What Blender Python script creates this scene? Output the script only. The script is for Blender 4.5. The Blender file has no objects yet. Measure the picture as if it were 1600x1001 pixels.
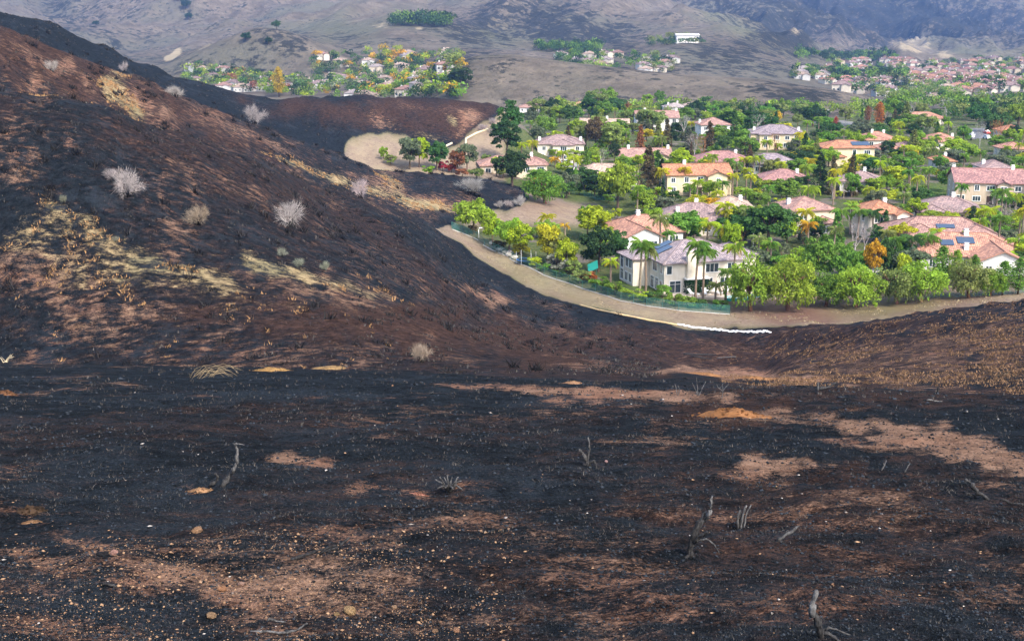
import bpy, bmesh, math, random
import numpy as np
from mathutils import Vector, Matrix

scene = bpy.context.scene
R = math.radians
PITCH = R(14.04); FPX = 2000.0; CAMZ = 60.0

# ---------------------------------------------------------------- camera
cam_data = bpy.data.cameras.new('camera'); cam = bpy.data.objects.new('camera', cam_data)
scene.collection.objects.link(cam); scene.camera = cam
cam_data.sensor_width = 36.0; cam_data.lens = 36.0 * FPX / 1600.0
cam_data.clip_start = 0.1; cam_data.clip_end = 30000
cam.location = (0, 0, CAMZ); cam.rotation_euler = (R(90) - PITCH, 0, 0)
scene.render.resolution_x = 1024; scene.render.resolution_y = 640

# ---------------------------------------------------------------- sky, sun, exposure
SUN_EL, SUN_AZ = R(46), R(144)          # azimuth measured clockwise from +Y (view direction)
world = bpy.data.worlds.new('World'); scene.world = world; world.use_nodes = True
wn = world.node_tree.nodes; wl = world.node_tree.links
bg = wn['Background']; skyt = wn.new('ShaderNodeTexSky'); skyt.sky_type = 'NISHITA'
skyt.sun_disc = False; skyt.sun_elevation = SUN_EL; skyt.sun_rotation = SUN_AZ
skyt.air_density = 1.0; skyt.dust_density = 2.5; skyt.ozone_density = 1.0
wl.new(skyt.outputs[0], bg.inputs[0]); bg.inputs[1].default_value = 0.13
sun_d = bpy.data.lights.new('sun', 'SUN'); sun_d.energy = 1.5; sun_d.angle = R(10); sun_d.color = (1.0, 0.94, 0.85)
sun = bpy.data.objects.new('sun', sun_d); scene.collection.objects.link(sun)
sdir = Vector((math.sin(SUN_AZ) * math.cos(SUN_EL), math.cos(SUN_AZ) * math.cos(SUN_EL), math.sin(SUN_EL)))
sun.rotation_euler = sdir.to_track_quat('Z', 'Y').to_euler(); sun.location = (0, 0, 300)
vs = scene.view_settings; vs.view_transform = 'Standard'; vs.look = 'None'; vs.exposure = 1.75; vs.gamma = 1.0
vs.use_curve_mapping = False
scene.cycles.use_denoising = True
scene.cycles.max_bounces = 6; scene.cycles.transparent_max_bounces = 12

C = scene.collection
rng = np.random.default_rng(7); rnd = random.Random(11)

# ---------------------------------------------------------------- pixel <-> world
def pix_uv(x, y):
    """photo pixel (1600x1001) -> u = X/Y, t = Z/Y of its ray, relative to the camera"""
    cx = (x - 800.0) / FPX; cy = (500.5 - y) / FPX
    yy = math.cos(PITCH) + cy * math.sin(PITCH)
    return cx / yy, (-math.sin(PITCH) + cy * math.cos(PITCH)) / yy
def world_pix(X, Y, Z):
    Zr = Z - CAMZ
    d = Y * math.cos(PITCH) - Zr * math.sin(PITCH)
    v = Y * math.sin(PITCH) + Zr * math.cos(PITCH)
    return 800 + FPX * X / d, 500.5 - FPX * v / d

# ---------------------------------------------------------------- value noise (numpy)
def vnoise(x, y, seed=0):
    r = np.random.default_rng(seed); tab = r.random((256, 256))
    xi = np.floor(x).astype(int); yi = np.floor(y).astype(int); fx = x - xi; fy = y - yi
    fx = fx * fx * fx * (fx * (fx * 6 - 15) + 10); fy = fy * fy * fy * (fy * (fy * 6 - 15) + 10)
    a = tab[xi & 255, yi & 255]; b = tab[(xi + 1) & 255, yi & 255]
    c = tab[xi & 255, (yi + 1) & 255]; d = tab[(xi + 1) & 255, (yi + 1) & 255]
    return (a * (1 - fx) + b * fx) * (1 - fy) + (c * (1 - fx) + d * fx) * fy
def fbm(x, y, oct=4, seed=0, gain=0.5, ridged=False):
    s = 0; a = 1; tot = 0
    for k in range(oct):
        n = vnoise(x * 2 ** k + 17.3 * k, y * 2 ** k - 9.1 * k, seed + k)
        if ridged: n = 1 - np.abs(2 * n - 1)
        s = s + a * n; tot += a; a *= gain
    return s / tot

# ---------------------------------------------------------------- terrain: curves of known pixel + distance
NU = np.concatenate([-np.geomspace(3.0, 0.53, 24), np.arange(-0.52, 0.5201, 0.0017), np.geomspace(0.53, 3.0, 24)])
def smooth(a, k=9):
    p = np.pad(a, k, mode='edge'); w = np.hanning(2 * k + 3)[1:-1]; w /= w.sum()
    return np.convolve(p, w, 'valid')
def curve(pts, kind='pix', sm=7):
    us, ys, zs = [], [], []
    for p in pts:
        if kind == 'pix':
            u, t = pix_uv(p[0], p[1]); Y = p[2]; Z = t * Y
        else:
            u, Y, Z = (p[0] - 800) / FPX, p[1], p[2]
        us.append(u); ys.append(Y); zs.append(Z)
    return smooth(np.interp(NU, us, ys), sm), smooth(np.interp(NU, us, zs), sm)

YA = smooth(np.interp(NU, [(x - 800) / FPX for x in (-300, 0, 300, 600, 800, 1000, 1060, 1200, 1400, 1600, 1900)],
                      [85, 83, 76, 72, 60, 55, 58, 52, 49, 46, 44]))
knots = []
for f in (0.006, 0.3, 0.6, 1.0):
    knots.append((YA * f, -(3 + 0.25 * YA * f)))
knots.append(curve([(-300,566,115),(0,571,112),(300,579,105),(600,581,100),(800,588,92),(1000,598,85),(1060,588,90),(1200,603,85),(1400,613,75),(1600,623,70),(1900,631,66)]))
C3 = curve([(-300,110,165),(0,143,165),(100,158,168),(170,178,170),(230,200,172),(300,219,176),(350,235,180),(400,250,185),(470,275,197),(560,310,215),(640,340,240),(680,356,258),(712,376,262),(745,403,256),(800,433,244),(850,459,232),(905,478,222),(960,491,216),(1060,510,212),(1130,518,211),(1200,521,209),(1300,514,200),(1450,495,185),(1600,476,170),(1900,440,160)], sm=3)
knots.append(C3)
C3b = curve([(-300,200,-17),(0,200,-20),(170,205,-24),(300,210,-29),(470,230,-40),(560,245,-46),(640,268,-48),(680,278,-48.5),(712,282,-50.5),(745,275,-52),(800,262,-53),(850,250,-53.5),(905,238,-54),(960,231,-54),(1060,224,-54.3),(1130,222,-54.8),(1200,222,-54.8),(1300,222,-54.5),(1450,221,-53),(1600,222,-51.5),(1900,222,-50)], 'z', 5)
knots.append(C3b)
C2 = curve([(-300,20,255),(0,40,260),(72,72,266),(140,97,272),(203,119,280),(250,140,286),(312,166,293),(375,187,300),(437,212,308),(500,236,316),(560,255,324),(620,268,332),(700,276,340),(760,286,342),(800,300,338),(825,311,334),(860,322,332),(900,335,330),(1900,335,330)])
knots.append(C2)
knots.append(curve([(-300,310,-14),(0,310,-12),(140,315,-20),(250,325,-28),(437,345,-40),(560,360,-48),(650,368,-49),(760,372,-51),(825,370,-53),(900,372,-54),(1900,372,-54)], 'z'))
C1 = curve([(-300,0,375),(0,20,380),(60,30,383),(130,60,388),(200,90,395),(300,130,410),(400,155,425),(430,160,430),(470,156,436),(560,151,446),(640,152,455),(700,156,462),(780,163,470),(810,190,470),(840,222,465),(880,243,460),(1000,243,460),(1900,243,460)], sm=4)
knots.append(C1)
C1b = curve([(-300,450,-20),(0,455,-25),(200,480,-35),(430,520,-55),(780,540,-58),(880,530,-55),(1900,530,-55)], 'z')
knots.append(C1b)
D1 = curve([(-300,800,-72),(400,800,-76),(700,800,-66),(1000,800,-66),(1300,760,-67),(1390,780,-64),(1900,780,-62)], 'z')
knots.append(D1)
knots.append(curve([(-300,150,1100),(400,150,1100),(600,142,1100),(660,122,1000),(700,102,950),(745,88,940),(800,86,940),(900,100,930),(1000,112,920),(1050,118,915),(1200,128,900),(1300,145,890),(1395,168,890),(1430,172,950),(1500,160,900),(1560,150,900),(1600,148,900),(1900,148,900)], sm=5))
D4 = curve([(-300,1350,-84),(400,1350,-84),(640,1250,-80),(700,1180,-74),(1000,1180,-76),(1300,1200,-86),(1500,1200,-82),(1900,1200,-82)], 'z')
knots.append(D4)
knots.append(curve([(-300,60,1500),(100,100,1480),(250,104,1460),(330,74,1460),(400,50,1460),(450,57,1460),(500,75,1460),(545,97,1460),(620,80,1500),(700,72,1500),(800,75,1500),(900,82,1500),(1000,84,1500),(1060,74,1480),(1150,85,1480),(1250,106,1470),(1330,118,1520),(1400,108,1700),(1500,102,1800),(1600,98,1900),(1900,95,1900)], sm=6))
D6 = curve([(-300,50,1900),(0,60,1900),(200,88,1900),(400,72,1900),(560,45,1780),(620,36,1760),(700,45,1820),(800,72,1900),(900,78,1900),(1000,60,1880),(1060,38,1840),(1130,33,1880),(1200,60,2000),(1330,85,2350),(1450,88,2600),(1600,90,2700),(1900,90,2700)], sm=6)
knots.append(D6)
knots.append(curve([(-300,-10,2700),(0,20,2600),(200,40,2500),(400,20,2500),(500,15,2500),(700,10,2400),(800,8,2250),(880,4,2200),(960,25,2250),(1050,28,2500),(1100,22,2900),(1200,45,3200),(1300,60,3400),(1400,70,3500),(1600,75,3600),(1900,75,3600)]))
knots.append(curve([(-300,-140,4300),(400,-120,4300),(800,-100,4300),(1200,-150,5000),(1600,-170,5400),(1900,-170,5400)]))
yE, zE = knots[-1]; knots.append((yE * 1.3, zE * 0.4))

ROWS = np.geomspace(1.2, 6900, 905)
KY = np.array([k[0] for k in knots]); KZ = np.array([k[1] for k in knots])
def pchip(x, xk, yk):
    h = np.diff(xk); d = np.diff(yk) / h
    m = np.zeros_like(yk); m[0] = d[0]; m[-1] = d[-1]
    for i in range(1, len(xk) - 1):
        if d[i - 1] * d[i] > 0:
            w1 = 2 * h[i] + h[i - 1]; w2 = h[i] + 2 * h[i - 1]
            m[i] = (w1 + w2) / (w1 / d[i - 1] + w2 / d[i])
    i = np.clip(np.searchsorted(xk, x) - 1, 0, len(h) - 1); s = (x - xk[i]) / h[i]
    s = np.clip(s, -0.5, 1.5)
    return ((1 + 2 * s) * (1 - s) ** 2 * yk[i] + s * (1 - s) ** 2 * h[i] * m[i]
            + s * s * (3 - 2 * s) * yk[i + 1] + s * s * (s - 1) * h[i] * m[i + 1])
NC, NR = len(NU), len(ROWS)
TZ = np.zeros((NR, NC))
for c in range(NC):
    TZ[:, c] = pchip(ROWS, KY[:, c], KZ[:, c])
TY = np.repeat(ROWS[:, None], NC, 1); TX = TY * NU[None, :]
def ramp(x, a, b): return np.clip((x - a) / (b - a), 0, 1)
# small relief: clods near, rills on the burnt hills, ridges and gullies on the far mountains
y3 = C3[0][None, :]; y2b = KY[8][None, :]; y1 = C1[0][None, :]
near = 1 - ramp(TY, 40, 110)
TZ += near * ((fbm(TX * 0.35, TY * 0.35, 4, 3) - 0.5) * 0.55 + (fbm(TX * 2.2, TY * 2.2, 3, 5) - 0.5) * 0.13)
hillw = ramp(TY, 85, 130) * (1 - ramp(TY, 480, 520)) * (1 - ramp(NU[None, :] * TY, -10, 40) * ramp(TY, 205, 225))
rill = fbm(TX * 0.06 + TY * 0.03, TY * 0.02, 4, 21, ridged=True)
TZ += hillw * ((rill - 0.6) * 3.2 * ramp(TY, 120, 180) + (fbm(TX * 0.3, TY * 0.3, 4, 23) - 0.5) * 0.9)
farw = ramp(TY, 850, 1200)
TZ += farw * (fbm(TX * 0.0045, TY * 0.0045, 3, 31) - 0.5) * 30 * (0.3 + ramp(TY, 1200, 2200))
mw = ramp(TY, 2300, 3600)
rg = fbm(TX * 0.0030 + TY * 0.0010, TY * 0.00045, 4, 41, 0.42, True)
TZ += mw * (rg - 0.66) * 360
mw2 = ramp(TY, 1500, 2300)
TZ += mw2 * (fbm(TX * 0.006 - TY * 0.002, TY * 0.0028, 4, 47, 0.5, True) - 0.6) * 70
TZ += CAMZ

def ground_z(x, y):
    u = x / y
    ci = np.clip(np.searchsorted(NU, u) - 1, 0, NC - 2); ri = int(np.clip(np.searchsorted(ROWS, y) - 1, 0, NR - 2))
    fu = (u - NU[ci]) / (NU[ci + 1] - NU[ci]); fr = (y - ROWS[ri]) / (ROWS[ri + 1] - ROWS[ri])
    return float((TZ[ri, ci] * (1 - fu) + TZ[ri, ci + 1] * fu) * (1 - fr) + (TZ[ri + 1, ci] * (1 - fu) + TZ[ri + 1, ci + 1] * fu) * fr)
def at_depth(px, Y):
    """world ground point at forward distance Y below photo column px"""
    u = (px - 800) / FPX
    for _ in range(4):
        z = ground_z(u * Y, Y) - CAMZ
        d = Y * math.cos(PITCH) - z * math.sin(PITCH)
        u = (px - 800) / FPX * d / Y
    return Vector((u * Y, Y, ground_z(u * Y, Y)))
def hit(px, py, ymin=2.0):
    """first ground point on the ray of a photo pixel beyond ymin"""
    u, t = pix_uv(px, py); Y = ymin; prev = ymin; started = False
    while Y < 6500:
        below = CAMZ + t * Y <= ground_z(u * Y, Y)
        if below and (started or Y > ymin):
            lo, hi = prev, Y
            for _ in range(18):
                m = (lo + hi) / 2
                if CAMZ + t * m <= ground_z(u * m, m): hi = m
                else: lo = m
            return Vector((u * hi, hi, ground_z(u * hi, hi)))
        if not below: started = True
        prev = Y; Y *= 1.006
    return at_depth(px, 3000)

# ---------------------------------------------------------------- node helpers
def new_mat(name):
    m = bpy.data.materials.new(name); m.use_nodes = True
    nt = m.node_tree; b = nt.nodes['Principled BSDF']
    return m, nt, b
class NB:
    def __init__(s, nt): s.nt = nt
    def n(s, t, **kw):
        o = s.nt.nodes.new(t)
        for k, v in kw.items(): setattr(o, k, v)
        return o
    def put(s, sock, v):
        if isinstance(v, bpy.types.NodeSocket): s.nt.links.new(v, sock)
        elif isinstance(v, (tuple, list)) and sock.type == 'RGBA': sock.default_value = (*v[:3], 1)
        else: sock.default_value = v
    def noise(s, vec, scale, detail=4, rough=0.5, dist=0.0):
        o = s.n('ShaderNodeTexNoise'); s.put(o.inputs['Vector'], vec)
        for k, v in (('Scale', scale), ('Detail', detail), ('Roughness', rough), ('Distortion', dist)): o.inputs[k].default_value = v
        return o.outputs[0]
    def math(s, op, a, b=0.0, c=None, clamp=False):
        o = s.n('ShaderNodeMath', operation=op); o.use_clamp = clamp
        s.put(o.inputs[0], a); s.put(o.inputs[1], b)
        if c is not None: s.put(o.inputs[2], c)
        return o.outputs[0]
    def step(s, v, a, b):
        o = s.n('ShaderNodeMapRange', interpolation_type='SMOOTHSTEP'); s.put(o.inputs[0], v)
        s.put(o.inputs[1], a); s.put(o.inputs[2], b)
        return o.outputs[0]
    def mix(s, f, a, b):
        o = s.n('ShaderNodeMix', data_type='RGBA'); s.put(o.inputs[0], f); s.put(o.inputs[6], a); s.put(o.inputs[7], b)
        return o.outputs[2]
    def mul(s, a, b):
        o = s.n('ShaderNodeMix', data_type='RGBA', blend_type='MULTIPLY'); o.inputs[0].default_value = 1
        s.put(o.inputs[6], a); s.put(o.inputs[7], b); return o.outputs[2]
    def attr(s, name):
        o = s.n('ShaderNodeAttribute'); o.attribute_name = name
        q = s.n('ShaderNodeSeparateColor'); s.nt.links.new(o.outputs[0], q.inputs[0]); return q.outputs
    def pos(s): return s.n('ShaderNodeNewGeometry').outputs['Position']
    def scalevec(s, v, sc):
        o = s.n('ShaderNodeMapping'); s.put(o.inputs[0], v); o.inputs['Scale'].default_value = sc; return o.outputs[0]
    def bump(s, h, strength, dist):
        o = s.n('ShaderNodeBump'); s.put(o.inputs['Height'], h); o.inputs['Strength'].default_value = strength
        o.inputs['Distance'].default_value = dist; return o.outputs[0]

# ---------------------------------------------------------------- ground cover masks, painted from photo pixels onto the ground
VX, VY, VZ = TX.ravel(), TY.ravel(), TZ.ravel()
PX, PY = world_pix(VX, VY, VZ)
WARP1 = fbm(PX / 38, PY / 13, 4, 151, .6); WARP2 = fbm(PX / 38 + 77, PY / 13, 4, 157, .6)
def blob(pts_list):
    m = np.zeros_like(PX); w1 = (WARP1 - .5) * 2.6; w2 = (WARP2 - .5) * 2.6
    for (x, y, rx, ry, rot, s) in pts_list:
        c, sn = math.cos(R(rot)), math.sin(R(rot)); dx, dy = PX - x, PY - y
        a = (dx * c + dy * sn) / rx + w1; b = (-dx * sn + dy * c) / ry + w2
        m = np.maximum(m, s * np.clip(1.5 - 0.85 * np.sqrt(a * a + b * b), 0, 1))
    return m
def inpoly(poly):
    ins = np.zeros(PX.shape, bool); n = len(poly)
    for i in range(n):
        x1, y1 = poly[i]; x2, y2 = poly[(i + 1) % n]
        if y1 == y2: continue
        cr = ((y1 > PY) != (y2 > PY)) & (PX < (x2 - x1) * (PY - y1) / (y2 - y1) + x1)
        ins ^= cr
    return ins
full = lambda a: np.repeat(a[None, :], NR, 0).ravel()
fY3, fY3b, fY2, fY2b, fY1, fY1b, fYB, fD1, fD6 = map(full, (C3[0], C3b[0], C2[0], KY[8], C1[0], C1b[0], KY[4], D1[0], D6[0]))
FG = VY < fYB * 0.97; NH = (~FG) & (VY <= fY3 + 1.0)
MH = (VY > fY3 + 1.0) & (VY <= fY2b); BH = (VY > fY2b) & (VY <= fY1b)
wob = (fbm(VX * 0.12, VY * 0.12, 3, 61) - 0.5) * 14
PXs, PYs = PX, PY
wob2 = (fbm(VX * .35, VY * .35, 4, 62, .6) - .5) * 16
PX = PXs + wob * 1.2 + wob2; PY = PYs + wob * 0.6 - wob2 * .5
burn = np.where(FG | NH, 1.0, 0.0)
burn = np.where(MH & inpoly([(-900,-400),(-900,600),(600,380),(680,356),(712,350),(735,333),(800,325),(832,312),(812,288),(812,-400)]), 1.0, burn)
bp = inpoly([(-900,-400),(-900,600),(640,310),(645,232),(700,234),(735,205),(765,190),(786,170),(795,-400)]) & ~inpoly([(538,248),(546,217),(575,207),(640,212),(662,228),(640,275),(545,275)])
burn = np.where(BH & bp, 1.0, burn)
PX, PY = PXs, PYs
tan = np.zeros_like(PX); straw = np.zeros_like(PX); red = np.zeros_like(PX)
tan = np.where(FG, blob([(890,613,130,7,3,1),(1010,617,110,7,3,1),(790,605,70,5,2,.8),(900,629,80,6,2,.75),(1215,648,90,9,3,.85),(1250,662,60,6,3,.7),
    (1200,727,65,15,-5,.95),(1130,705,60,8,0,.5),(1450,682,140,15,9,1),(1520,712,120,18,8,1),(1400,702,60,8,8,.8),(1330,690,50,7,5,.8),(1380,640,120,8,6,.5),
    (462,716,50,8,5,.95),(350,652,40,4,0,.5),(560,762,50,10,6,.8),(645,770,35,7,0,.8),(300,763,25,8,0,.9),(40,795,60,12,15,.6),(50,815,30,8,0,.6),
    (150,880,190,32,6,.74),(300,905,190,34,8,.8),(480,925,150,42,6,.74),(680,965,150,45,0,.64),(900,880,90,50,0,.62),(1000,850,90,25,0,.55),
    (1000,955,160,45,0,.6),(1350,795,200,36,0,.6),(1480,860,160,60,0,.5),(1250,930,220,55,0,.52),(1550,950,120,60,0,.55),(750,800,140,25,0,.45),
    (470,955,160,25,0,.6),(120,965,160,30,0,.5),(1120,760,130,22,0,.5),(950,700,90,8,0,.45),(1000,690,80,8,4,.6),(700,640,90,6,0,.45),(250,620,160,5,0,.4),(560,700,80,8,0,.45),(60,570,120,6,0,.5)]), tan)
red = np.where(FG, blob([(1300,800,340,70,0,.7),(950,900,250,80,0,.6),(650,960,250,60,0,.6),(1150,640,130,25,0,.9),(1400,620,220,18,5,.7),(1250,900,400,100,0,.6),(150,690,200,60,0,.25),(600,740,140,30,0,.5)]), red)
# near burnt hill and the right-hand slope
tan = np.where(NH, blob([(275,352,22,8,10,.9),(150,432,45,9,12,.8),(250,487,70,8,8,.75),(400,485,70,7,12,.6),(330,520,90,8,6,.5),(120,470,90,14,10,.6),(60,420,90,25,12,.62),
    (250,300,10,45,-25,.6),(50,205,40,6,20,.75),(90,215,40,7,12,.8),(15,192,25,6,10,.7),(150,190,40,5,20,.5),(200,260,50,8,20,.5),(420,330,60,30,40,.45),(560,400,90,30,35,.5),
    (650,440,60,20,35,.55),(740,460,60,8,30,.75),(780,470,40,8,20,.8),(600,460,60,14,25,.5),(850,478,60,8,20,.6),(1300,560,130,40,-8,.58),(1500,560,170,60,-10,.62),(1560,500,90,20,-12,.5),(1180,585,110,9,5,.9),(1100,582,60,6,5,.9),
    (420,440,120,14,18,.6),(480,470,80,8,15,.5),(640,500,160,20,8,.35),(1100,540,60,20,20,.5)]), tan)
straw = np.where(NH, blob([(60,343,75,8,22,.95),(20,372,45,9,8,1),(130,352,60,8,20,.9),(215,400,75,12,20,1),(180,390,40,8,20,.9),(300,425,75,8,14,.95),(430,418,70,9,17,1),(480,437,60,8,17,1),
    (560,455,60,6,20,.8),(100,320,50,7,25,.85),(140,300,30,5,25,.6),(260,370,60,6,20,.6),(120,425,40,8,12,.7),(90,395,120,16,14,.62),(620,470,40,6,25,.7),(250,440,120,12,15,.55),(330,450,90,8,15,.6),
    (1560,590,60,12,0,.55),(860,468,60,5,22,.5)]), straw)
red = np.where(NH, np.maximum(blob([(650,520,330,38,6,.95),(900,535,260,26,0,.8),(1130,565,120,25,0,.8),(250,460,380,120,8,.45),(400,300,250,120,25,.4),(1400,550,330,80,0,.7)]), 0.15), red)
# middle and back spurs
tan = np.where(MH, blob([(58,130,28,14,20,.95),(110,103,20,14,0,.8),(140,135,40,12,25,.7),(230,165,40,8,20,.85),(215,145,25,14,0,.7),(30,100,40,8,20,.5),(250,180,50,6,20,.6),(320,190,40,8,20,.6),(400,215,60,6,22,.7),(450,236,40,4,22,.8),
    (340,205,40,8,20,.5),(600,290,90,10,12,.7),(660,312,70,10,10,.8),(730,322,60,6,0,.8),(560,275,30,5,15,.6),(630,262,60,4,8,.4)]), tan)
straw = np.where(MH, blob([(183,140,22,22,60,.95),(205,165,25,14,40,.85),(190,188,30,6,15,.8),(235,190,25,5,10,.8),(60,148,35,5,10,.8),(130,160,40,4,15,.6),(480,262,50,6,20,.95),(530,283,40,7,18,.9),(590,300,50,8,12,.95),(640,312,60,9,12,.95),(700,325,60,7,4,.9),(430,245,30,6,25,.8),(455,252,15,8,0,.8),(610,285,30,9,30,.7)]), straw)
red = np.where(MH, np.maximum(blob([(120,110,200,60,25,.9),(300,190,160,40,22,.75),(560,260,200,16,12,.3),(30,60,80,40,25,.9)]), 0.1), red)
tan = np.where(BH & (burn > .5), blob([(600,190,90,6,22,.8),(650,168,90,10,8,.6),(710,175,50,10,30,.7),(560,200,40,4,20,.7),(690,215,80,8,8,.6),(740,190,22,22,0,.8),(725,210,22,10,0,.8),(595,195,16,12,40,.9),(545,232,10,8,0,.6)]), tan)
straw = np.where(BH & (burn > .5), blob([(640,203,50,6,12,.9),(690,225,50,5,8,.9),(580,178,50,4,20,.6),(705,188,16,8,30,.9),(560,207,30,4,-10,.9),(660,215,60,4,10,.6)]), straw)
red = np.where(BH & (burn > .5), np.maximum(blob([(600,180,160,25,10,.8),(730,195,40,30,0,1),(650,165,120,12,0,.8)]), 0.05), red)
# unburnt ground: dry firebreak tan, gardens, grass
fire = ((MH) & (burn < .5) & (VY < fY3b + 6) ) | (MH & (burn < .5) & (PX < 935) & (PX > 600) & (PY > 280) & (VY < 345) & ~((PX > 700) & (PY > 352)))
fire |= MH & (PX > 1140) & (VY < 243 + (PX - 1140) * 0.0)
dry = np.where(fire, 1.0, 0.0)
dry = np.where(BH & (burn < .5) & (PX < 790), 1.0, dry)
red = np.where(fire, blob([(1240,492,70,14,0,1),(1335,490,50,10,0,.9),(1405,482,50,9,0,.9),(1480,470,60,9,0,.8),(800,310,90,20,0,.5)]), red)
red = np.maximum(red, np.where(fire, .55 * ramp(fbm(VX * .10, VY * .10, 4, 95, .6), .48, .7), 0))
green = np.where(fire, blob([(800,420,40,6,30,.6),(850,440,60,5,25,.6),(900,462,50,5,20,.5),(980,490,60,5,10,.4),(1380,480,90,10,-6,.6)]), 0)
lawn = np.where((~fire) & (MH | BH) & (burn < .5), blob([(900,293,40,10,5,1),(1000,455,40,14,20,1),(1345,408,26,8,-5,1),(1160,395,30,8,0,1),(1460,300,40,8,0,1)]), 0)
green = np.maximum(green, lawn)
brush = np.where(VY > fD1, blob([(1420,22,300,30,6,.7),(1250,30,120,20,8,.6),(1560,55,110,14,10,.6),(1330,55,90,9,14,.55),(300,25,260,34,12,.3),(1140,101,80,9,3,.6),(1000,108,120,4,2,.9),(1000,168,160,5,3,.8),(1250,150,60,14,12,.8),(700,98,50,14,0,.7),(620,62,60,6,0,.5),(1200,40,50,16,10,.8),(880,40,110,32,10,.8),(790,30,60,30,0,.6),(1210,62,60,16,12,.9),(400,78,60,24,0,.5),(440,70,40,24,10,.6),(640,100,40,10,0,.3),(1130,85,70,16,0,.75),(740,85,40,22,0,.5),(760,100,50,20,10,.55),(1260,155,60,18,10,.5),
    (730,50,60,16,10,.7),(690,35,60,8,0,.8),(150,60,120,40,20,.45),(300,90,150,12,-10,.5),(1350,90,130,10,5,.6),(990,78,60,8,0,.4)]), 0)
def yband(a, b, c, d, x0, x1): return np.clip(np.minimum((VY - a) / (b - a), (d - VY) / (d - c)), 0, 1) * ((PX > x0) & (PX < x1)) * np.clip(np.minimum(PX - x0, x1 - PX) / 40, 0, 1)
brush = np.maximum.reduce([brush, .4 * yband(965, 1000, 1150, 1250, 700, 1300), .45 * yband(1500, 1540, 1650, 1760, 1040, 1330), .4 * yband(1480, 1520, 1640, 1760, 240, 600), .3 * yband(1900, 1950, 2100, 2300, 500, 1250), .3 * yband(800, 815, 850, 900, 840, 1400)])  # added bands: relief shading behind the crests painted in as darker scrub colour
pale = np.where(VY > fD1, blob([(372,82,5,16,-10,1),(268,85,12,6,-20,1),(320,72,40,7,-28,.7),(380,96,10,4,0,.9),(610,42,30,9,0,.8),(655,45,10,4,0,.9),(640,60,14,4,0,.6),(700,60,16,4,0,.7),(1420,70,90,14,14,.8),(1230,50,24,12,0,.7),(1500,75,70,12,10,.5),(800,45,20,20,0,.3)]), 0)
verd = np.where(VY > fD1, blob([(800,55,50,10,0,.8),(1150,45,40,10,20,.8),(520,45,50,14,0,.7),(1460,65,60,8,12,.6),(1250,85,60,8,8,.6),(1560,80,60,8,0,.5)]), 0)

tan = np.maximum(tan, np.where(FG | NH, .30 + .32 * ramp(fbm(VX * .22 + 40, VY * .13, 4, 71, .6), .52, .72), 0))
lowl = NH & (PX < 620) & (PY > 300)
tan = np.maximum(tan, np.where(NH & (PX < 900), .36, 0)); straw = np.maximum(straw, np.where(lowl, .36 * ramp(PY, 330, 420), 0))
tan = np.maximum(tan, np.where(lowl, .66 * ramp(fbm(VX * .10 + 3, VY * .16, 4, 74, .65), .46, .66) * ramp(PY, 300, 400), 0))
straw = np.maximum(straw, np.where(lowl, .66 * ramp(fbm(VX * .10 + 33, VY * .18, 4, 75, .65), .50, .68) * ramp(PY, 320, 420) * (1 - ramp(PY, 500, 560)), 0))
tan = np.maximum(tan, np.where(MH & (burn > .5), .40 + .25 * ramp(fbm(VX * .09 + 13, VY * .16, 4, 76, .65), .5, .68), 0))
red = np.maximum(red, np.where(FG, .45 * ramp(fbm(VX * .08 + 9, VY * .06, 4, 73), .5, .7), 0))
wcr = ramp(VY, .55 * fYB, .97 * fYB) * (PX < 1000)
tan = np.maximum(tan, np.where(FG, .40 * wcr, 0)); red = np.maximum(red, np.where(FG, .55 * wcr, 0))
red = np.maximum(red, np.where(NH & (PX < 1000), .10 + .45 * ramp(fbm(VX * .03, VY * .03, 3, 97), .45, .65), 0))
def gblur(a, k=2, it=2):
    g = a.reshape(NR, NC).astype(float)
    for _ in range(it):
        for ax_ in (0, 1):
            p_ = np.pad(g, [(k, k) if i == ax_ else (0, 0) for i in (0, 1)], mode='edge'); n_ = g.shape[ax_]
            g = sum(np.take(p_, range(j, j + n_), axis=ax_) for j in range(2 * k + 1)) / (2 * k + 1)
    return g.ravel()
burn0 = burn
burn = gblur(burn, 1, 2); dry = gblur(dry, 1, 2); green = gblur(green); tan, straw, red = gblur(tan, 1), gblur(straw, 1), gblur(red, 1)
brush, pale, verd = gblur(brush), gblur(pale, 1), gblur(verd)
m1 = np.stack([tan, straw, red, np.ones_like(tan)], 1); m2 = np.stack([burn, green, dry, np.ones_like(tan)], 1)
m3 = np.stack([brush, pale, verd, np.ones_like(tan)], 1)

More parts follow.
